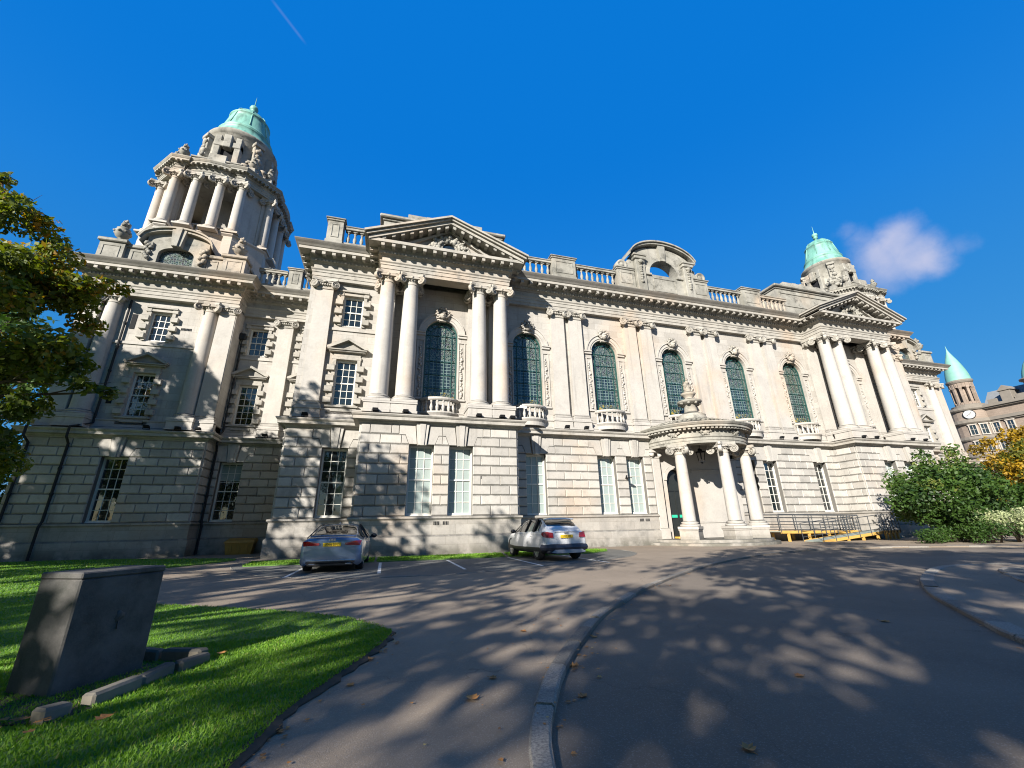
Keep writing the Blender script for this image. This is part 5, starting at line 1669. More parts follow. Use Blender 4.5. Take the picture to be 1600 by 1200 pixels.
# ------------------------------------------------------------------ trees and shrubs
M_BARK = plain('brown bark', (0.075, 0.058, 0.042), .9, noise=.45, nscale=9)
def leaf_cloud(clumps, rs, per, size, tone=None, flat=.75, droop=.0):
    """leaf sized quads gathered in clumps: clumps = [(centre, radius)]; returns V (n,4,3), tint (n)"""
    V, T = [], []
    for c, r in clumps:
        n = max(8, int(per * (r ** 2)))
        d = rs.normal(0, 1, (n, 3)); d /= np.linalg.norm(d, axis=1)[:, None]
        rad = r * rs.random(n) ** .45
        p = np.array(c) + d * rad[:, None] * np.array([1, 1, flat])
        nrm = d * .6 + rs.normal(0, .7, (n, 3)) + np.array([0, 0, .5]); nrm /= np.linalg.norm(nrm, axis=1)[:, None]
        t = np.cross(nrm, rs.normal(0, 1, (n, 3))); t /= np.linalg.norm(t, axis=1)[:, None]
        b = np.cross(nrm, t)
        s = size * rs.uniform(.6, 1.25, n)[:, None]
        V.append(np.stack([p - t * s, p + b * s * .55, p + t * s, p - b * s * .55], 1))
        base = rs.uniform(.1, .8) if tone is None else tone(np.array(c), rs)
        T.append(np.clip(base + rs.normal(0, .13, n), 0, 1))
    return np.concatenate(V), np.concatenate(T)
def crown_clumps(rs, n, c, rx, ry, rz, rmin, rmax, shell=.35, low=-.75):
    out = []
    while len(out) < n:
        d = rs.normal(0, 1, 3); d /= np.linalg.norm(d)
        if d[2] < low: continue
        k = rs.uniform(shell, 1.0) ** .6
        wob = 1 + .18 * math.sin(3.1 * d[0] + 2 * d[1] + c[0]) + .12 * math.sin(5 * d[2] + 3 * d[0])
        out.append((np.array(c) + d * np.array([rx, ry, rz]) * k * wob, rs.uniform(rmin, rmax)))
    return out
def limbs(mb, base, top, r0, clumps, rs, every=3, fork=.35):
    """trunk from base to top, limbs from the trunk to some of the clumps"""
    base, top = Vector(base), Vector(top)
    pts = [base.lerp(top, t) + Vector((rs.normal(0, .12), rs.normal(0, .12), 0)) * (1 if 0 < t < 1 else 0) for t in (0, .2, .4, .6, .8, 1)]
    mb.smooth = True
    mb.tube([base - Vector((0, 0, .2))] + pts, [r0 * 1.5, r0 * 1.25, r0, r0 * .9, r0 * .75, r0 * .5, r0 * .2], 10)
    for c, r in clumps[::every]:
        c = Vector(c)
        t = min(.95, max(fork, (c.z - base.z) / max(.1, top.z - base.z) * .75))
        s = base.lerp(top, t)
        m = s.lerp(c, .5) + Vector((rs.normal(0, .25), rs.normal(0, .25), (c - s).length * .10))
        rr = r0 * .38 * (1 - t * .5)
        mb.tube([s, s.lerp(m, .5) + Vector((0, 0, .1)), m, m.lerp(c, .6), c], [rr, rr * .8, rr * .6, rr * .35, rr * .12], 6)
        for _ in range(2):
            e = c + Vector(rs.normal(0, r * .6, 3)); mb.tube([m.lerp(c, .4), m.lerp(e, .8), e], [rr * .3, rr * .18, rr * .06], 4)
def tree(name, label, cat, pos, h, clumps, mat, rs, per, size, r0, top=None, every=3, group=None, tone=None, fork=.35, flat=.75):
    t = thing(name, (pos[0], pos[1], 0), label, cat, group)
    mb = MB(); limbs(mb, (0, 0, 0), top or (0, 0, h * .85), r0, clumps, rs, every, fork)
    build('trunk', mb, M_BARK, t, fix=False)
    V, T = leaf_cloud(clumps, rs, per, size, tone, flat)
    link('crown', mesh_from_np('crown', V, 4, mat, T), t)
    return t
M_LEAF_A = leaf_mat('green and bronze autumn leaf', (0.03, 0.06, 0.008), (0.15, 0.175, 0.02), (0.36, 0.21, 0.035), .4)
M_LEAF_S = leaf_mat('green leaf', (0.02, 0.05, 0.008), (0.06, 0.11, 0.018), None, .25)
M_LEAF_M = leaf_mat('dark glossy leaf', (0.012, 0.035, 0.006), (0.06, 0.115, 0.016), (0.13, 0.15, 0.03), .25)
M_LEAF_Y = leaf_mat('yellow autumn leaf', (0.16, 0.11, 0.012), (0.42, 0.26, 0.015), (0.10, 0.11, 0.015), .35)
M_LEAF_V = leaf_mat('cream edged leaf', (0.14, 0.20, 0.06), (0.44, 0.47, 0.26), None, .3)
M_LEAF_G = leaf_mat('mid green leaf', (0.018, 0.05, 0.008), (0.05, 0.10, 0.015), None, .3)

# the tree at the left edge of the picture: its crown reaches in over the tower
rs = np.random.RandomState(5)
cl = crown_clumps(rs, 130, (-1.2, 0, 9.0), 4.1, 4.0, 4.6, .6, 1.1, .25, -.9)
cl += crown_clumps(rs, 26, (-1.5, .5, 4.2), 3.4, 3.0, 1.8, .7, 1.1, .2, -.9)
cl += [(np.array(c), r) for c, r in (((3.9, -.5, 6.4), .6), ((4.7, -.3, 6.2), .45), ((4.2, 0, 7.0), .55), ((5.2, .2, 6.1), .35), ((3.6, .3, 7.6), .6), ((3.4, 0, 10.2), .6), ((4.0, .2, 10.4), .5), ((4.6, .2, 10.3), .35), ((3.2, 0, 5.4), .7), ((2.4, -.6, 4.6), .8), ((1.0, -1.4, 4.0), .9), ((-.6, 0, 13.9), .6), ((-.2, .1, 14.5), .4), ((.6, 0, 13.4), .5), ((1.6, 0, 12.6), .6))]
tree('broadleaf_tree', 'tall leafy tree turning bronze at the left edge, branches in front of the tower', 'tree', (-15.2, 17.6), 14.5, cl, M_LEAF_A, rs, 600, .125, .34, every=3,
     tone=lambda c, r: float(np.clip(.26 + .066 * (c[2] - 4) + r.normal(0, .17), 0, .93)))  # sunlit top and shaded lower crown painted into leaf tint, besides autumn bronze

# trees standing behind and beside the viewpoint, which throw the dappled shade over drive, lawn and wall
rs = np.random.RandomState(9)
def park_tree(seed, h, rx, n, per, size):
    rs = np.random.RandomState(seed)
    zc = h * .62
    cl = crown_clumps(rs, n, (0, 0, zc), rx, rx * .95, h * .36, .8, 1.5, .3, -.9)
    t = thing('park_tree', (0, 0, 0), 'x', 'tree', 'park trees around the viewpoint')
    mb = MB(); limbs(mb, (0, 0, 0), (0, 0, h * .85), .42, cl, rs, 3)
    build('trunk', mb, M_BARK, t, fix=False)
    V, T = leaf_cloud(cl, rs, per, size)
    link('crown', mesh_from_np('crown', V, 4, M_LEAF_S, T), t)
    return t
PT = [park_tree(21, 21.0, 5.8, 92, 165, .25), park_tree(33, 17.0, 5.2, 60, 56, .24), park_tree(35, 15.5, 5.0, 44, 44, .24)]
SPOTS = [(-26.8, 17.0, 0, 'tall park tree out of view to the left that shades the near tower'), (-16.8, 8.0, 1, 'park tree beside the lawn that throws leaf shade on the wall below the columns'),
         (-12.5, -1.5, 2, 'park tree behind the viewpoint that shades the parking bay'), (-20.0, -7.0, 1, 'park tree behind the viewpoint that streaks the lawn with shade'),
         (-6.8, -9.8, 1, 'park tree behind the viewpoint that shades the left of the dark road'), (-0.8, -7.5, 1, 'park tree behind the viewpoint that shades the middle of the dark road'),
         (-17.0, -18.0, 2, 'park tree farthest behind the viewpoint'), (7.5, -11.5, 2, 'park tree behind the island on the right'), (-27.5, 3.0, 2, 'park tree farthest to the left of the lawn'), (-4.0, -18.5, 1, 'park tree behind the kerb curve, in the second row'),
         (-33.0, 13.0, 0, 'park tree in the second row to the left of the near tower'), (-25.5, 33.0, 1, 'dark green tree standing behind the left end of the building')]
used = set()
for i, (x, y, k, lab) in enumerate(SPOTS):
    o = PT[k] if k not in used else copy_tree(PT[k])
    used.add(k)
    o.location = (x, y, 0); o.rotation_euler = (0, 0, i * 1.3); o['label'] = lab

rs = np.random.RandomState(44)
cl = crown_clumps(rs, 46, (0, 0, 4.4), 3.6, 3.2, 3.8, .8, 1.3, .2, -.95)
tree('evergreen_tree', 'dark evergreen tree filling the gap left of the near tower', 'tree', (-23.6, 30.5), 8.5, cl, M_LEAF_G, rs, 190, .16, .25)

# shrubs and trees to the right of the entrance
def shrub(name, label, cat, pos, clumps, mat, rs, per, size, stems, tone=None, flat=.8):
    t = thing(name, (pos[0], pos[1], 0), label, cat)
    mb = MB(); mb.smooth = True
    for k in range(stems):
        c, r = clumps[rs.randint(len(clumps))]
        c = Vector(c); s = Vector((rs.normal(0, .18), rs.normal(0, .18), -.1)); m = s.lerp(c, .5) + Vector((0, 0, .3))
        mb.tube([s, m, c], [.05, .035, .01], 5)
    build('stems', mb, M_BARK, t, fix=False)
    V, T = leaf_cloud(clumps, rs, per, size, tone, flat)
    V[:, :, 2] = np.maximum(V[:, :, 2], .02)
    link('foliage', mesh_from_np('foliage', V, 4, mat, T), t)
    return t
rs = np.random.RandomState(12)
cl = crown_clumps(rs, 62, (0, 0, 2.5), 4.4, 2.4, 1.7, .55, .95, .3, -.9) + crown_clumps(rs, 16, (0, -.6, 1.3), 3.4, 1.6, .7, .5, .8, .2, -.9)
cl += [(np.array(c), r) for c, r in (((-1.6, 0, 4.2), .7), ((-1.3, .2, 4.8), .5), ((-2.2, 0, 3.8), .7), ((1.3, 0, 4.6), .65), ((1.6, .2, 5.2), .5), ((1.0, 0, 4.1), .7), ((-3.9, 0, 2.2), .7), ((-4.4, 0, 1.9), .5), ((-3.6, -.3, 1.3), .6), ((2.8, 0, 3.9), .7))]
shrub('spreading_shrub', 'big dark glossy shrub against the far bay of the building', 'shrub', (31.6, 16.6), cl, M_LEAF_M, rs, 420, .11, 14, tone=lambda c, r: float(np.clip(.42 + .06 * (c[2] - 2.5) + r.normal(0, .16), .05, .87)))
cl = [(np.array((x, rs.normal(0, .18), .42 + rs.normal(0, .06))), .48) for x in np.linspace(-3.2, 3.6, 26)]
shrub('low_hedge', 'low dark hedge in front of the big glossy shrub', 'hedge', (29.6, 15.9), cl, M_LEAF_G, rs, 800, .06, 12)
cl = crown_clumps(rs, 26, (0, 0, .85), 2.0, 1.2, .9, .4, .65, .3, -.6)
shrub('variegated_shrub', 'pale cream and green shrub at the right edge', 'shrub', (30.9, 14.3), cl, M_LEAF_V, rs, 620, .065, 8)
cl = crown_clumps(rs, 18, (0, 0, .5), 1.6, .9, .45, .3, .5, .3, -.4)
shrub('ground_shrub', 'bright green low shrub at the foot of the pale cream one', 'shrub', (29.4, 14.4), cl, M_LEAF_G, rs, 620, .06, 6)
rs = np.random.RandomState(14)
cl = crown_clumps(rs, 80, (0, 0, 6.6), 6.2, 5.0, 4.6, .8, 1.4, .3, -.9)
tree('autumn_tree', 'golden yellow autumn tree beyond the dark glossy shrub', 'tree', (67.0, 26.5), 11.0, cl, M_LEAF_Y, rs, 170, .2, .3, tone=lambda c, r: float(np.clip(.45 + r.normal(0, .22), 0, 1)))
rs = np.random.RandomState(15)
cl = crown_clumps(rs, 60, (0, 0, 2.6), 4.0, 3.6, 2.2, .7, 1.1, .3, -.9)
tree('green_tree', 'mid green round tree at the right edge below the yellow one', 'tree', (50.0, 18.6), 5.0, cl, M_LEAF_G, rs, 190, .18, .22)
rs = np.random.RandomState(17)
cl = crown_clumps(rs, 44, (0, 0, 4.2), 4.2, 3.6, 3.2, .8, 1.3, .3, -.9)
tree('autumn_tree', 'lower yellow green tree between the glossy shrub and the golden one', 'tree', (55.0, 22.0), 7.5, cl, M_LEAF_Y, rs, 170, .18, .2, tone=lambda c, r: float(np.clip(.75 + r.normal(0, .25), 0, 1)))

# ------------------------------------------------------------------ the red sandstone block across the square
def sand_mat(name, a, b):
    m, nt, p = new_mat(name)
    g = N(nt, 'ShaderNodeNewGeometry'); pos = g.outputs['Position']
    sep = N(nt, 'ShaderNodeSeparateXYZ'); nt.links.new(pos, sep.inputs[0])
    cv = N(nt, 'ShaderNodeCombineXYZ'); nt.links.new(math2(nt, 'ADD', sep.outputs['X'], sep.outputs['Y']), cv.inputs[0]); nt.links.new(sep.outputs['Z'], cv.inputs[1])
    br = N(nt, 'ShaderNodeTexBrick', ins={'Scale': 1.0, 'Mortar Size': .012, 'Brick Width': .9, 'Row Height': .4, 'Color1': (*a, 1), 'Color2': (*b, 1), 'Mortar': (*[c * .6 for c in a], 1)})
    nt.links.new(cv.outputs[0], br.inputs['Vector'])
    c = mixc(nt, remap(nt, noise(nt, pos, .5, 5), .35, .7, 0, .5), br.outputs['Color'], tuple(c * .6 for c in a))
    nt.links.new(c, p.inputs['Base Color']); p.inputs['Roughness'].default_value = .85
    return m
M_SAND = sand_mat('red brown sandstone', (0.225, 0.178, 0.14), (0.275, 0.215, 0.172))
M_SANDT = plain('dark sandstone trim', (0.17, 0.15, 0.125), .85, noise=.25, nscale=1.2)
M_COPPERL = plain('pale copper', (0.16, 0.34, 0.28), .6, noise=.3, nscale=.7)
FB = thing('commercial_building', (131, 40, 0), 'distant red sandstone building with a clock turret and pale green copper spire', 'building', world_children=True)
fx = 131.0
TCX, TCY = 132.6, 61.0
mb = MB(); mb.box(fx, 165, 5, 60, 0, 25.2); mb.box(TCX - 1, 165, 59, 62, 0, 25.0); part('wall', mb, M_SAND, parent=FB)
mb = MB()
for z, o, h in ((14.3, .35, .5), (18.2, .45, .6), (22.0, .7, .7), (25.0, .9, .6)):
    mb = MB(); mb.prism([(fx + .3, z - .3), (fx - o * .6, z - .3), (fx - o * .6, z), (fx - o, z), (fx - o, z + h), (fx + .3, z + h + .1)], 4.5, 59.2, 'xz')
    part('cornice', mb, M_SANDT, parent=FB)
mb = MB()
mb.prism([(fx + .8, 25.6), (fx + 4.2, 29.2), (fx + 8, 29.8), (165, 29.8), (165, 25.6)], 5, 58, 'xz'); part('mansard_roof', mb, M_LEAD, parent=FB)
mb = MB()
for y in np.arange(7.5, 57, 4.6):
    mb.box(fx - .1, fx + 2.8, y - .9, y + .9, 25.6, 28.0, .05); mb.prism([(y - 1.15, 28.0), (y + 1.15, 28.0), (y, 29.2)], fx - .3, fx + 3.4, 'yz')
    mb.box(fx - .35, fx - .1, y + 1.5, y + 3.1, 25.6, 26.6, .03)
part('dormers', mb, M_SANDT, parent=FB)
WM_ = MB(); WM_.box(-.05, .12, -.5, .5, 0, 2.1); WF_ = MB()
for s in (-1, 1): WF_.box(-.3, .1, s * .5, s * .68, -.1, 2.2, .03)
WF_.box(-.35, .1, -.8, .8, 2.15, 2.4, .03); WF_.box(-.3, .1, -.75, .75, -.25, -.05, .03); WF_.box(-.12, .1, -.035, .035, 0, 2.1); WF_.box(-.12, .1, -.5, .5, 1.1, 1.16)
wfm, wpm = WF_.mesh('window', plain('pale stone frame', (.35, .32, .28), .7)), WM_.mesh('pane', M_GLASS)
for row, z in enumerate((7.0, 11.0, 15.4, 19.2)):
    for k, y in enumerate(np.arange(8.5, 58.5, 2.3)):
        if k % 5 == 4: continue
        w = link('window', wfm, FB, (fx, y, z)); link('pane', wpm, w)
tr = MB(); tr.smooth = False
tr.lathe([(3.7, 0), (3.7, 22.0), (3.7, 22.0), (3.7, 25.2), (2.6, 26.0)], (0, 0, 0), 24)
TUR = part('turret', tr, M_SAND, (TCX, TCY, 0), parent=FB)
for z, o, h in ((14.3, .35, .5), (18.2, .45, .6), (22.0, .7, .7), (25.2, .55, .5)):
    tb = MB(); tb.lathe([(3.6, z - .3), (3.7 + o * .6, z - .3), (3.7 + o, z), (3.7 + o, z + h), (3.0, z + h + .15)], (0, 0, 0), 28); build('cornice', tb, M_SANDT, TUR)
tb = MB(); tb.lathe([(2.5, 25.7), (2.95, 25.8), (3.0, 26.4), (2.3, 26.6)], (0, 0, 0), 24); build('balcony', tb, M_SANDT, TUR)
tb = MB(); tb.lathe([(2.0, 31.9), (2.2, 32.0), (2.4, 32.4), (2.4, 32.7), (2.0, 32.9)], (0, 0, 0), 28); build('cornice', tb, M_SANDT, TUR)
bl = MB()
for k in range(10):
    a = 2 * PI * k / 10
    M = Matrix.Scale(.78, 4, (1, 0, 0)) @ Matrix.Scale(.78, 4, (0, 1, 0)) @ Matrix.Rotation(a, 4, 'Z'); v = MB(); v.box(-.32, .32, -2.75, -2.1, 26.4, 31.9, .05); v.box(-.42, .42, -2.85, -2.1, 30.6, 31.0, .04)
    v.box(-1.0, 1.0, -2.6, -2.2, 30.9, 31.9); v.box(-1.0, 1.0, -2.6, -2.2, 26.4, 27.2); bl.merge(v, M)
bl.lathe([(1.2, 26.4), (1.2, 32)], (0, 0, 0), 12)
build('belvedere', bl, M_SAND, TUR)
dm_ = MB(); dm_.smooth = True
dm_.lathe([(2.25, 32.7), (2.2, 33.2), (2.1, 34.2), (1.88, 35.4), (1.52, 36.8), (1.08, 38.2), (.65, 39.4), (.3, 40.4), (.1, 41.2), (.02, 42.2)], (0, 0, 0), 28)
build('copper_spire', dm_, M_COPPERL, TUR)
ck = MB(); ck.lathe([(0.001, .12), (1.0, .12), (1.0, -.05)], (0, 0, 0), 24)
CM = Vector((-1, -.35, 0)).normalized()
ckm = Matrix.Translation(CM * 3.72 + Vector((0, 0, 23.9))) @ CM.to_track_quat('Z', 'Y').to_matrix().to_4x4()
ck.xform(ckm)
CK = build('clock', ck, plain('white clock face', (.38, .38, .37), .5), TUR)
ch = MB(); ch.bar((0, 0, .14), (.42, .42, .14), .04); ch.bar((0, 0, .14), (-.65, -.35, .14), .035)
for k in range(24): ch.bar((1.03 * math.cos(k * PI / 12), 1.03 * math.sin(k * PI / 12), .1), (1.03 * math.cos((k + 1) * PI / 12), 1.03 * math.sin((k + 1) * PI / 12), .1), .06)
ch.xform(ckm); build('clock_hands', ch, M_BLACK, CK)
for row, z in enumerate((7.0, 11.0, 15.4, 19.2)):
    for k in range(3):
        a = R(196 + k * 26)
        w = link('window', wfm, TUR, (3.7 * math.cos(a), 3.7 * math.sin(a), z), a + PI); link('pane', wpm, TUR, (3.7 * math.cos(a), 3.7 * math.sin(a), z), a + PI)
c2 = MB(); c2.smooth = True
c2.lathe([(2.4, 25.4), (2.4, 29), (2.9, 29.2), (2.9, 29.5), (2.3, 29.6)], (0, 0, 0), 18); part('small_turret', c2, M_SAND, (fx + 1.6, 48.3, 0), parent=FB)
c3 = MB(); c3.smooth = True; c3.lathe([(2.4, 29.6), (2.1, 31), (1.5, 32.6), (.7, 34), (.05, 35.4)], (0, 0, 0), 18); part('copper_spire', c3, M_COPPERL, (fx + 1.6, 48.3, 0), parent=FB)

# ------------------------------------------------------------------ timber access ramp with dark rails
M_RAIL = plain('dark grey rail', (0.045, 0.05, 0.055), .45)
M_DECK = plain('grey green ramp deck', (0.22, 0.26, 0.24), .8, noise=.2)
M_TIMB = plain('yellow timber', (0.50, 0.30, 0.075), .6, noise=.2, nscale=5)
RP = thing('access_ramp', (27, 21, 0), 'yellow timber access ramp with dark railings beside the portico', 'ramp', world_children=True)
def ramp_run(xa, xb, za, zb, ya, yb):
    d = MB()
    d.add([(xa, ya, za), (xb, ya, zb), (xb, yb, zb), (xa, yb, za), (xa, ya, za - .05), (xb, ya, zb - .05), (xb, yb, zb - .05), (xa, yb, za - .05)], [(0, 1, 2, 3), (7, 6, 5, 4), (0, 4, 5, 1), (1, 5, 6, 2), (2, 6, 7, 3), (3, 7, 4, 0)])
    part('deck', d, M_DECK, parent=RP)
    f = MB()
    for y in (ya - .03, yb + .03):
        f.add([(xa, y - .03, za + .03), (xb, y - .03, zb + .03), (xb, y + .03, zb + .03), (xa, y + .03, za + .03), (xa, y - .03, za - .13), (xb, y - .03, zb - .13), (xb, y + .03, zb - .13), (xa, y + .03, za - .13)], [(0, 1, 2, 3), (7, 6, 5, 4), (0, 4, 5, 1), (1, 5, 6, 2), (2, 6, 7, 3), (3, 7, 4, 0)])
    part('fascia_board', f, M_TIMB, parent=RP)
    n = 4
    for k in range(n):
        t = (k + .35) / n; x = xa + (xb - xa) * t; z = za + (zb - za) * t
        if z > .22:
            for y in (ya, yb):
                lg = MB(); lg.box(x - .07, x + .07, y - .05, y + .05, 0, z - .1); part('timber_leg', lg, M_TIMB, parent=RP)
    for y in (ya - .08, yb + .08):
        r = MB()
        for hh, rr in ((1.02, .024), (.58, .018), (.2, .018)):
            r.bar((xa, y, za + hh), (xb, y, zb + hh), rr, 6)
        m = 5
        for k in range(m + 1):
            x = xa + (xb - xa) * k / m; z = za + (zb - za) * k / m; r.bar((x, y, z - .1), (x, y, z + 1.02), .024, 6)
        part('railing', r, M_RAIL, parent=RP)
ramp_run(23.7, 30.4, .62, .50, 21.55, 22.70)
ramp_run(30.4, 31.8, .50, .50, 20.1, 22.70)
ramp_run(30.3, 25.2, .48, .05, 20.15, 21.30)

# ------------------------------------------------------------------ stone pedestal on the lawn with its broken edging
def stone_dark():
    m, nt, p = new_mat('dark weathered granite with painted dapples')
    g = N(nt, 'ShaderNodeNewGeometry'); pos = g.outputs['Position']
    c = mixc(nt, remap(nt, noise(nt, pos, 3.2, 6, .65), .3, .7), (0.025, 0.026, 0.025), (0.12, 0.11, 0.10))  # stone mottle, contrast raised to imitate dappled sun in the colour
    c = mixc(nt, remap(nt, noise(nt, pos, 1.6, 4, .6), .5, .62, 0, .7, True), c, (0.02, 0.024, 0.018))
    c = mixc(nt, remap(nt, noise(nt, pos, 90, 4), .5, .7, 0, .3), c, (0.11, 0.105, 0.10))
    nt.links.new(c, p.inputs['Base Color']); p.inputs['Roughness'].default_value = .7
    bump(nt, p, noise(nt, pos, 28, 5, .7), .3, .01)
    return m
M_DSTONE = stone_dark()
pa, pbv, pc = Vector((-2.79, 4.91)), Vector((-2.39, 4.68)), Vector((-2.13, 5.30))
ctr = (pa + pc) / 2 + Vector((.0, .02))
ang = math.atan2(pbv.y - pa.y, pbv.x - pa.x)
PED = thing('stone_pedestal', (ctr.x, ctr.y, .045), 'short dark granite pedestal leaning in shade on the lawn', 'pedestal', rz=ang)
PED['label'] = 'short dark granite pedestal block standing in shade on the lawn'
mb = MB(); mb.box(-.24, .24, -.35, .35, -.1, .84, .012)
build('shaft', mb, M_DSTONE, PED)
mb = MB(); mb.box(-.243, .243, -.353, .353, .841, .895, .01); build('cap', mb, M_DSTONE, PED)
mb = MB(); mb.blob((.235, .03, .50), .045, .3, 1, 1, 8, 5); mb.bar((.24, .03, .46), (.25, .03, .40), .008); build('fixing_boss', mb, M_DSTONE, PED)
M_EDGE = stone_mat('edging stone', light=(0.34, 0.30, 0.235), dark=(0.13, 0.115, 0.09), grime=.6, rust=.2)
ED = thing('stone_edging', (-1.8, 4.7, .045), 'broken pale stone edging around the dark pedestal on the lawn', 'edging', world_children=True)
r = random.Random(8)
def estone(a, b, w=.10, h=.085):
    a, b = Vector((*a, 0)), Vector((*b, 0)); d = (b - a); L_ = d.length; d.normalize(); nn = Vector((-d.y, d.x, 0))
    e = MB(); e.box(0, L_, 0, w, -.06, h, .018)
    for i, v in enumerate(e.v): e.v[i] = (v[0] + .01 * math.sin(v[1] * 31 + a.x * 9), v[1] + .012 * math.sin(v[0] * 19 + a.y * 7), v[2] + .012 * math.sin(v[0] * 11 + a.y * 5))
    e.xform(Matrix.Translation((a.x, a.y, .045)) @ Matrix.Rotation(math.atan2(d.y, d.x) + r.uniform(-.05, .05), 4, 'Z'))
    part('edging_stone', e, M_EDGE, parent=ED)
estone((-1.98, 4.36), (-1.83, 4.72)); estone((-1.82, 4.75), (-1.70, 5.05)); estone((-1.69, 5.07), (-1.57, 5.40)); estone((-2.12, 4.10), (-2.02, 4.26), .12, .08)
estone((-1.60, 5.46), (-2.0, 5.62), .1, .1); estone((-2.02, 5.63), (-2.45, 5.82), .1, .1)
sl = MB(); sl.prism([(-2.75, 4.25), (-2.05, 4.12), (-1.62, 5.40), (-2.3, 5.7), (-2.9, 5.2)], .03, .05, 'xy'); part('soil_bed', sl, M_SOIL, parent=ED)

# ------------------------------------------------------------------ grit bin by the wall
GB_ = thing('grit_bin', (-7.85, 28.75, 0), 'brownish yellow grit bin against the wall between tower and columns', 'grit bin', rz=.03)
M_BIN = plain('ochre bin', (0.36, 0.20, 0.035), .6, noise=.3, nscale=4)
mb = MB()
A = [(-.62, -.32, 0), (.62, -.32, 0), (.62, .32, 0), (-.62, .32, 0), (-.72, -.38, .62), (.72, -.38, .62), (.72, .38, .70), (-.72, .38, .70)]
mb.add(A, [(3, 2, 1, 0), (4, 5, 6, 7), (0, 1, 5, 4), (1, 2, 6, 5), (2, 3, 7, 6), (3, 0, 4, 7)])
for x in (-.4, 0, .4): mb.box(x - .05, x + .05, -.385, -.3, .08, .6, .01)
build('box', mb, M_BIN, GB_)
mb = MB(); mb.add([(-.78, -.44, .62), (.78, -.44, .62), (.78, .42, .72), (-.78, .42, .72), (-.70, -.36, .74), (.70, -.36, .74), (.70, .36, .86), (-.70, .36, .86)], [(3, 2, 1, 0), (4, 5, 6, 7), (0, 1, 5, 4), (1, 2, 6, 5), (2, 3, 7, 6), (3, 0, 4, 7)])
build('lid', mb, M_BIN, GB_)

# ------------------------------------------------------------------ fallen leaves
M_FALL = leaf_mat('fallen leaf', (0.16, 0.065, 0.018), (0.42, 0.20, 0.06), (0.45, 0.34, 0.12), .15)
def leaf_geo(s, rs):
    """curled broad leaf with a pointed tip and lobes, lying flat"""
    out = [(0, -.5), (.22, -.42), (.5, -.2), (.36, -.02), (.52, .2), (.24, .3), (0, .62), (-.24, .3), (-.52, .2), (-.36, -.02), (-.5, -.2), (-.22, -.42)]
    c1, c2 = rs.uniform(.25, .8), rs.uniform(-.3, .5)
    P = [(x * s, y * s, s * (c1 * x * x + c2 * y * y) + .004) for x, y in out] + [(0, 0, .006)]
    F = [(i, (i + 1) % 12, 12) for i in range(12)]
    return P, F
rs = np.random.RandomState(3)
LMS = []
for k in range(3):
    m_ = MB(); m_.tint = (.35, .6, .8)[k]; P, F = leaf_geo(1, rs); m_.add(P, F); m_.bar((0, -.5, .03), (.05, -.85, .05), .015); LMS.append(m_.mesh('fallen_leaf', M_FALL))
BIG = [(-.62, 3.62, .13), (-.86, 3.14, .17), (.74, 3.70, .10), (1.62, 3.62, .08), (-.18, 4.35, .07), (-.05, 5.02, .09), (1.0, 4.1, .07), (2.0, 4.9, .09), (1.86, 4.32, .10), (-1.72, 4.0, .10), (-2.5, 3.98, .16), (2.2, 2.55, .09), (3.6, 3.4, .08), (6.5, 4.6, .11), (.15, 5.95, .09), (1.75, 5.6, .08), (2.55, 5.25, .08), (-1.5, 5.5, .08)]
for i, (x, y, s) in enumerate(BIG):
    onroad = x > 1.5 and y < 6
    z = ROADZ + .004 if (x > 1.55 and y < 5.3) else (.075 if (x < -1.0) else .006)
    o = link('fallen_leaf', LMS[i % 3], None, (x, y, z), i * 1.7)
    o.scale = (s, s, s * 1.1)
    tag(o, 'curled brown fallen leaf lying on the drive, road or lawn edge', 'leaf', 'fallen leaves')
m_ = MB()
def leaf_at(x, y, z, s):
    P, F = leaf_geo(s, rs); a = rs.uniform(0, 2 * PI); ca, sa = math.cos(a), math.sin(a)
    m_.tint = float(np.clip(rs.beta(2, 2), 0, 1)); m_.add([(p[0] * ca - p[1] * sa + x, p[0] * sa + p[1] * ca + y, p[2] + z) for p in P], F)
for i in range(150):                          # gathered in the gutter along the kerb and the lawn edge
    q = KR[int(rs.uniform(20, 90)) % len(KR)]
    if rs.random() < .6: leaf_at(q[0] + abs(rs.normal(0, .10)), q[1] - abs(rs.normal(0, .10)), ROADZ + .005, rs.uniform(.02, .05))
    q = O1[int(rs.uniform(0, len(O1)))]
    leaf_at(q[0] + abs(rs.normal(0, .07)), q[1] + rs.normal(0, .05), .006, rs.uniform(.02, .05))
for i in range(260):
    y = rs.uniform(2.5, 19) ; x = rs.uniform(-.2 * y - .2, .55 * y)
    leaf_at(x, y, .01, rs.uniform(.015, .035))
for i in range(60):
    q = IS[int(rs.uniform(4, len(IS) * .6))]; leaf_at(q[0] - abs(rs.normal(0, .15)), q[1] + rs.normal(0, .15), ROADZ + .005, rs.uniform(.02, .05))
for i in range(40): leaf_at(rs.normal(-2.5, .25), rs.normal(4.1, .12), .075, rs.uniform(.03, .07))
tag(build('fallen_leaves', m_, M_FALL, fix=False), 'small brown leaves scattered over the drive and along the kerbs', 'leaves', kind='stuff')

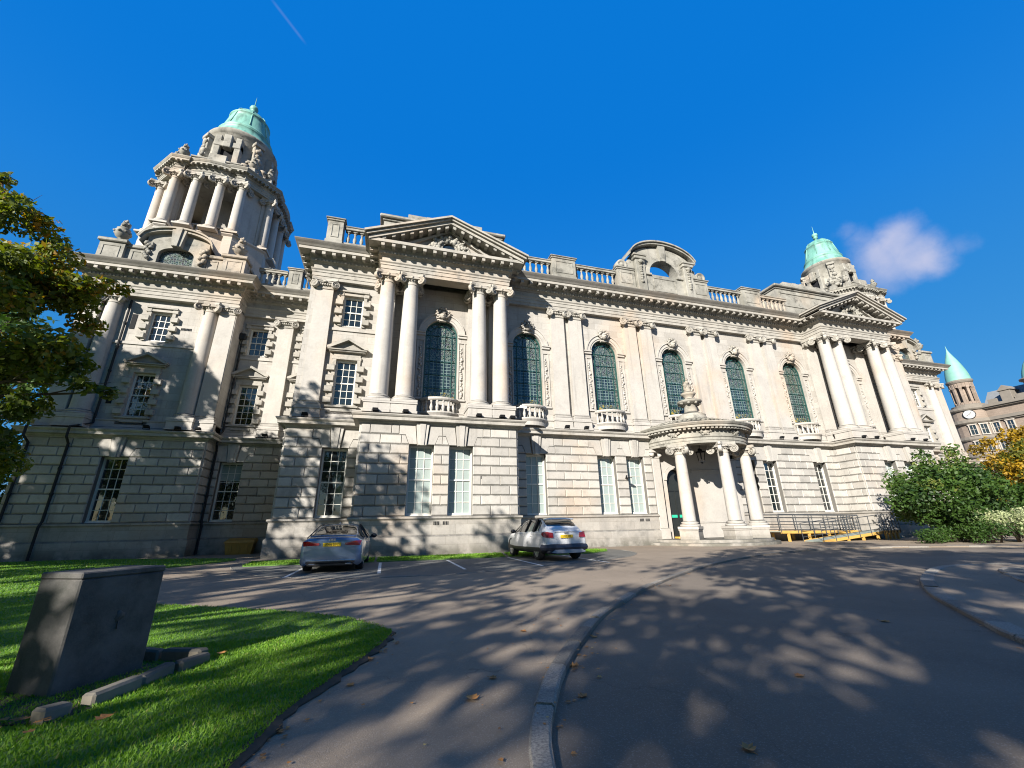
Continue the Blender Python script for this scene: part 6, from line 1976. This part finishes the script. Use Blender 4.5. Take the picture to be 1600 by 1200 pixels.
# ------------------------------------------------------------------ the two parked cars
M_TYRE = plain('tyre rubber', (0.018, 0.018, 0.019), .8)
M_RIM = plain('alloy rim', (0.42, 0.43, 0.45), .3, metal=.9)
M_CGLASS = glass_mat('car glass', (0.012, 0.014, 0.016), .02, .02)
M_CHROME = plain('bright trim', (0.65, 0.66, 0.68), .15, metal=1.0)
M_TRIM = plain('black trim', (0.014, 0.014, 0.016), .45)
def lamp_mat():
    m, nt, p = new_mat('red tail lamp'); p.inputs['Base Color'].default_value = (.36, .012, .012, 1); p.inputs['Roughness'].default_value = .12; p.inputs['Coat Weight'].default_value = 1
    return m
M_LAMP = lamp_mat()
M_PLATE = plain('yellow number plate', (0.75, 0.50, 0.02), .4)
M_REFL = plain('clear lamp', (.6, .62, .65), .1, coat=1)
def paint(name, col, metal=0.0, rough=.3):
    m, nt, p = new_mat(name)
    p.inputs['Base Color'].default_value = (*col, 1); p.inputs['Metallic'].default_value = metal; p.inputs['Roughness'].default_value = rough
    p.inputs['Coat Weight'].default_value = 1.0; p.inputs['Coat Roughness'].default_value = .04
    return m
def text_mesh(s, size, mat):
    c = bpy.data.curves.new('plate_text', 'FONT'); c.body = s; c.size = size; c.align_x = 'CENTER'; c.align_y = 'CENTER'; c.extrude = .002
    o = bpy.data.objects.new('plate_text', c); COL.objects.link(o)
    bpy.context.view_layer.update()
    me = bpy.data.meshes.new_from_object(o.evaluated_get(bpy.context.evaluated_depsgraph_get()))
    bpy.data.objects.remove(o); bpy.data.curves.remove(c)
    me.materials.clear(); me.materials.append(mat); me.name = 'plate_text'
    return me
def car_body(st, cabin, rearw, screen, mats, sub=2, low_dark=False):
    """st: stations (y, zb, ws, wb, zbelt, wr, zr). Half profile mirrored. cabin=(ya,yb): side glass; rearw, screen: sloped glass"""
    prof = []
    for (y, zb, ws, wb, zbelt, wr, zr) in st:
        zm = zb + (zbelt - zb) * .30
        half = [(0, zb), (ws * .88, zb), (ws, zb + .07), (ws + (wb - ws) * .5 + .012, zm), (wb + .008, zb + (zbelt - zb) * .66), (wb - .012, zbelt - .02), (wb - .035, zbelt + .012), (wr + .035, zr - .055), (wr, zr - .028), (wr * .62, zr), (0, zr + .012)]
        prof.append((y, half))
    m = len(prof[0][1])
    V = []; full = 2 * m - 2
    for y, half in prof:
        loop = [(x, z) for x, z in half] + [(-x, z) for x, z in half[-2:0:-1]]
        V += [(x, y, z) for x, z in loop]
    F, MI = [], []
    for i in range(len(prof) - 1):
        y0, y1 = prof[i][0], prof[i + 1][0]; ym = (y0 + y1) / 2
        for k in range(full):
            k2 = (k + 1) % full
            F.append((i * full + k, i * full + k2, (i + 1) * full + k2, (i + 1) * full + k))
            kk = k if k < m - 1 else full - 1 - k
            mi = 0
            if kk == 6 and cabin[0] < ym < cabin[1]: mi = 1
            if kk in (8, 9) and (rearw[0] < ym < rearw[1] or screen[0] < ym < screen[1]): mi = 1
            if kk <= 0: mi = 2
            if low_dark and kk in (1, 2): mi = 2
            MI.append(mi)
    F.append(tuple(range(full))[::-1]); MI.append(0)
    F.append(tuple(range((len(prof) - 1) * full, len(prof) * full))); MI.append(0)
    me = bpy.data.meshes.new('body'); me.from_pydata(V, [], F)
    me.polygons.foreach_set('material_index', MI)
    me.polygons.foreach_set('use_smooth', [True] * len(F))
    for t in mats: me.materials.append(t)
    bm = bmesh.new(); bm.from_mesh(me); bmesh.ops.recalc_face_normals(bm, faces=bm.faces)
    # keep the rims of the end caps tight
    cl = bm.edges.layers.float.get('crease_edge') or bm.edges.layers.float.new('crease_edge')
    for e in bm.edges:
        if len(e.link_faces) == 2 and e.link_faces[0].material_index != e.link_faces[1].material_index: e[cl] = .75
        if any(len(f.verts) > 4 for f in e.link_faces): e[cl] = .35
    bm.to_mesh(me); bm.free()
    return me
def wheel(parent, x, y, r, w):
    t = MB(); t.smooth = True
    M = Matrix.Rotation(H90, 4, 'Y')
    v = MB(); v.smooth = True
    v.lathe([(r * .66, -w / 2), (r * .94, -w / 2), (r, -w / 2 + .03), (r, w / 2 - .03), (r * .94, w / 2), (r * .66, w / 2)], (0, 0, 0), 28)
    t.merge(v, M)
    W = build('wheel', t, M_TYRE, parent, (x, y, r))
    s = 1 if x > 0 else -1
    rm = MB(); v = MB(); v.smooth = True
    v.lathe([(r * .68, w * .44 * s), (r * .62, w * .48 * s), (r * .60, w * .30 * s), (.001, w * .26 * s)], (0, 0, 0), 24)
    v.smooth = False
    for k in range(10):
        a = 2 * PI * k / 10; v.bar((.03 * math.cos(a), .03 * math.sin(a), w * .42 * s), (r * .63 * math.cos(a), r * .63 * math.sin(a), w * .44 * s), .018)
    v.lathe([(.055, w * .3 * s), (.055, w * .46 * s), (.001, w * .47 * s)], (0, 0, 0), 12)
    rm.merge(v, M); build('rim', rm, M_RIM, W)
def rear_plate(parent, z, y, s, tilt=0.0):
    p = MB(); p.box(-.26, .26, -.008, .008, -.056, .056, .004)
    P_ = build('number_plate', p, M_PLATE, parent, (0, y, z)); P_.rotation_euler = (tilt, 0, 0)
    t = link('plate_text', text_mesh(s, .098, M_BLACK), P_, (0, -.011, 0)); t.rotation_euler = (H90, 0, 0)
    t.scale = (.86, 1, 1)
def arches(parent, ys, x, r, mat):
    for y in ys:
        for s in (-1, 1):
            a = MB()
            n = 16
            for k in range(n):
                t0, t1 = PI * k / n, PI * (k + 1) / n
                P = lambda rr, t, xx: (xx, y + rr * math.cos(t), r * .98 + rr * math.sin(t))
                xo, xi = s * x, s * (x - .10)
                a.quad(P(r * 1.03, t0, xo), P(r * 1.20, t0, xo), P(r * 1.20, t1, xo), P(r * 1.03, t1, xo)); a.quad(P(r * 1.2, t0, xo), P(r * 1.2, t0, xi), P(r * 1.2, t1, xi), P(r * 1.2, t1, xo))
                a.quad((s * (x - .006), y, r * .98), P(r * 1.03, t0, s * (x - .006)), P(r * 1.03, t1, s * (x - .006)), (s * (x - .006), y, r * .98 + .0001))
            build('wheel_arch', a, mat, parent, fix=False)
def mirror(parent, x, y, z, mat):
    s = 1 if x > 0 else -1
    m = MB(); m.blob((s * .14, 0, .04), .115, 1.0, .62, .72, 10, 7); m.bar((0, 0, 0), (s * .1, 0, .02), .025)
    build('wing_mirror', m, mat, parent, (x, y, z))
def subsurf(o, lv=2):
    md = o.modifiers.new('smooth', 'SUBSURF'); md.levels = lv; md.render_levels = lv

# silver blue saloon
P_SIL = paint('silver blue metallic paint', (0.19, 0.26, 0.40), .8, .3)
SED = thing('saloon_car', (-1.52, 14.72, .004), 'silver blue saloon car parked tail out below the columned bay', 'car', 'parked cars', rz=R(-1.5))
st = [(0.0, .27, .74, .77, .82, .64, .92), (.05, .20, .85, .86, .87, .71, .995), (.14, .17, .90, .90, .90, .72, 1.035), (.42, .15, .895, .905, .925, .70, 1.055), (.72, .14, .92, .92, .945, .66, 1.085),
      (1.02, .14, .92, .925, .955, .60, 1.235), (1.38, .13, .92, .925, .955, .565, 1.375), (1.75, .13, .92, .925, .955, .56, 1.43), (2.25, .13, .92, .925, .95, .56, 1.435), (2.62, .13, .92, .925, .945, .56, 1.40), (2.95, .13, .92, .925, .94, .59, 1.27),
      (3.45, .19, .905, .915, .93, .66, 1.02), (3.9, .2, .90, .91, .88, .66, .95), (4.4, .22, .86, .86, .78, .58, .83), (4.65, .28, .78, .78, .68, .5, .70), (4.73, .40, .66, .66, .60, .45, .64)]
b = link('body', car_body(st, (.78, 3.3), (.73, 1.38), (2.64, 3.4), [P_SIL, M_CGLASS, M_TRIM]), SED); subsurf(b)
for s in (-1, 1):
    lm = MB()
    lm.add([(s * .36, -.022, .785), (s * .80, .015, .76), (s * .855, .16, .775), (s * .875, .36, .83), (s * .86, .34, .875), (s * .83, .10, .895), (s * .70, .0, .90), (s * .37, -.018, .845)], [(0, 1, 6, 7), (1, 2, 5, 6), (2, 3, 4, 5)])
    me = lm.mesh('tail_lamp', M_LAMP); o = link('tail_lamp', me, SED); md = o.modifiers.new('t', 'SOLIDIFY'); md.thickness = .05; md.offset = 0
bp_ = MB(); bp_.box(-.70, .70, -.035, .06, .275, .315, .01); bp_.box(-.66, .66, -.025, .1, .19, .275, .02); build('rear_diffuser', bp_, M_TRIM, SED)
bp_ = MB(); bp_.box(-.72, .72, -.042, .0, .335, .355, .006); build('bumper_trim', bp_, M_CHROME, SED)
bp_ = MB(); bp_.tube([(-.66, .10, 1.035), (-.3, .04, 1.05), (.3, .04, 1.05), (.66, .10, 1.035)], [.02, .028, .028, .02], 6); build('boot_lip', bp_, P_SIL, SED)
for s in (-1, 1):
    ex = MB(); ex.box(s * .42, s * .62, -.04, .1, .22, .27, .02); build('exhaust', ex, M_CHROME, SED)
rear_plate(SED, .80, -.035, 'HV66 UVC')
bd = MB()
for k in range(4):
    n = 12
    for i in range(n):
        a, c = 2 * PI * i / n, 2 * PI * (i + 1) / n; bd.bar((-.066 + k * .044 + .03 * math.cos(a), -.012, .935 + .03 * math.sin(a)), (-.066 + k * .044 + .03 * math.cos(c), -.012, .935 + .03 * math.sin(c)), .004)
build('badge', bd, M_CHROME, SED)
for x in (-.79, .79):
    for y in (.98, 3.80): wheel(SED, x, y, .325, .225)
arches(SED, (.98, 3.80), .912, .325, M_TRIM)
mirror(SED, .93, 3.02, .96, M_TRIM); mirror(SED, -.93, 3.02, .96, M_TRIM)
for s in (-1, 1):
    for y in (1.55, 2.6):
        h = MB(); h.box(s * .918, s * .945, y - .1, y + .1, .80, .83, .008); build('door_handle', h, P_SIL, SED)
    pl = MB(); pl.tube([(s * .885, .85, .985), (s * .62, 1.38, 1.36), (s * .60, 1.8, 1.405), (s * .60, 2.3, 1.405), (s * .62, 2.66, 1.37), (s * .88, 3.35, .97)], .016, 6)
    pl.bar((s * .90, 2.12, .95), (s * .60, 2.08, 1.40), .03); build('window_trim', pl, M_TRIM, SED)
an = MB(); an.prism([(0, 1.44), (.16, 1.44), (.13, 1.5)], -.015, .015, 'yz'); build('aerial_fin', an, P_SIL, SED, (0, 1.35, -.02))

# white crossover
P_WHT = paint('white car paint', (0.72, 0.72, 0.72), 0, .3)
SUV = thing('crossover_car', (6.55, 15.25, .004), 'white crossover car with dark lower bumper parked tail out', 'car', 'parked cars', rz=R(5))
st = [(0.0, .38, .76, .78, .85, .67, .96), (.06, .30, .85, .86, .93, .71, 1.04), (.16, .26, .885, .89, .96, .70, 1.09), (.30, .24, .90, .90, .98, .665, 1.20), (.62, .23, .905, .895, 1.0, .60, 1.43), (.92, .22, .905, .90, 1.0, .585, 1.485), (1.5, .22, .905, .90, .99, .58, 1.505), (2.1, .22, .905, .90, .975, .58, 1.495), (2.45, .22, .905, .90, .965, .59, 1.44),
      (2.75, .22, .905, .90, .955, .62, 1.28), (3.15, .24, .90, .895, .945, .70, 1.06), (3.6, .31, .88, .885, .90, .68, .99), (3.95, .33, .83, .83, .80, .58, .86), (4.12, .40, .76, .76, .72, .5, .76), (4.19, .50, .66, .66, .66, .45, .70)]
b = link('body', car_body(st, (.66, 2.98), (.31, .80), (2.46, 3.1), [P_WHT, M_CGLASS, M_TRIM], low_dark=True), SUV); subsurf(b)
for s in (-1, 1):
    lm = MB()
    lm.add([(s * .55, -.03, .80), (s * .80, .01, .80), (s * .872, .14, .82), (s * .885, .26, .90), (s * .875, .25, .985), (s * .845, .12, 1.0), (s * .74, .03, 1.0), (s * .57, -.01, .97)], [(0, 1, 6, 7), (1, 2, 5, 6), (2, 3, 4, 5)])
    o = link('tail_lamp', lm.mesh('tail_lamp', M_LAMP), SUV); md = o.modifiers.new('t', 'SOLIDIFY'); md.thickness = .06; md.offset = 0
bp_ = MB(); bp_.tube([(-.885, .26, .46), (-.81, .05, .46), (-.5, -.05, .46), (.5, -.05, .46), (.81, .05, .46), (.885, .26, .46)], .12, 8); bp_.box(-.78, .78, -.05, .2, .24, .46, .05)
build('rear_bumper', bp_, plain('dark blue grey bumper', (0.03, 0.034, 0.05), .5), SUV)
sk = MB(); sk.prism([(-.70, .30), (-.55, .39), (.55, .39), (.70, .30), (.5, .27), (-.5, .27)], -.185, -.10, 'xz'); build('skid_plate', sk, plain('grey skid plate', (.25, .28, .33), .45), SUV)
sp = MB(); sp.tube([(-.62, .52, 1.455), (-.3, .47, 1.475), (.3, .47, 1.475), (.62, .52, 1.455)], [.025, .035, .035, .025], 8); build('roof_spoiler', sp, P_WHT, SUV)
hs_ = MB(); hs_.box(-.5, .5, -.03, .01, 1.0, 1.03, .006); build('tailgate_trim', hs_, P_WHT, SUV)
rear_plate(SUV, .84, -.04, 'LM19 BTY')
bd = MB()
for k in range(4):
    n = 12
    for i in range(n):
        a, c = 2 * PI * i / n, 2 * PI * (i + 1) / n; bd.bar((-.066 + k * .044 + .03 * math.cos(a), -.022, .955 + .03 * math.sin(a)), (-.066 + k * .044 + .03 * math.cos(c), -.022, .955 + .03 * math.sin(c)), .004)
build('badge', bd, M_CHROME, SUV)
for x in (-.77, .77):
    for y in (.80, 3.40): wheel(SUV, x, y, .345, .22)
arches(SUV, (.80, 3.40), .893, .345, M_TRIM)
mirror(SUV, .90, 2.78, .98, M_TRIM); mirror(SUV, -.90, 2.78, .98, M_TRIM)
for s in (-1, 1):
    for y in (1.25, 2.25):
        h = MB(); h.box(s * .895, s * .925, y - .1, y + .1, .84, .87, .008); build('door_handle', h, P_WHT, SUV)
    pl = MB(); pl.tube([(s * .875, .60, 1.03), (s * .64, .80, 1.43), (s * .62, 1.5, 1.475), (s * .62, 2.1, 1.465), (s * .64, 2.46, 1.41), (s * .86, 3.02, .99)], .018, 6)
    pl.bar((s * .885, 1.85, .99), (s * .62, 1.82, 1.47), .03); pl.bar((s * .88, 1.0, 1.0), (s * .62, 1.05, 1.46), .06); build('window_trim', pl, M_TRIM, SUV)
    rr = MB(); rr.tube([(s * .57, .75, 1.48), (s * .57, 1.5, 1.53), (s * .57, 2.2, 1.51)], .014, 6); build('roof_rail', rr, M_TRIM, SUV)
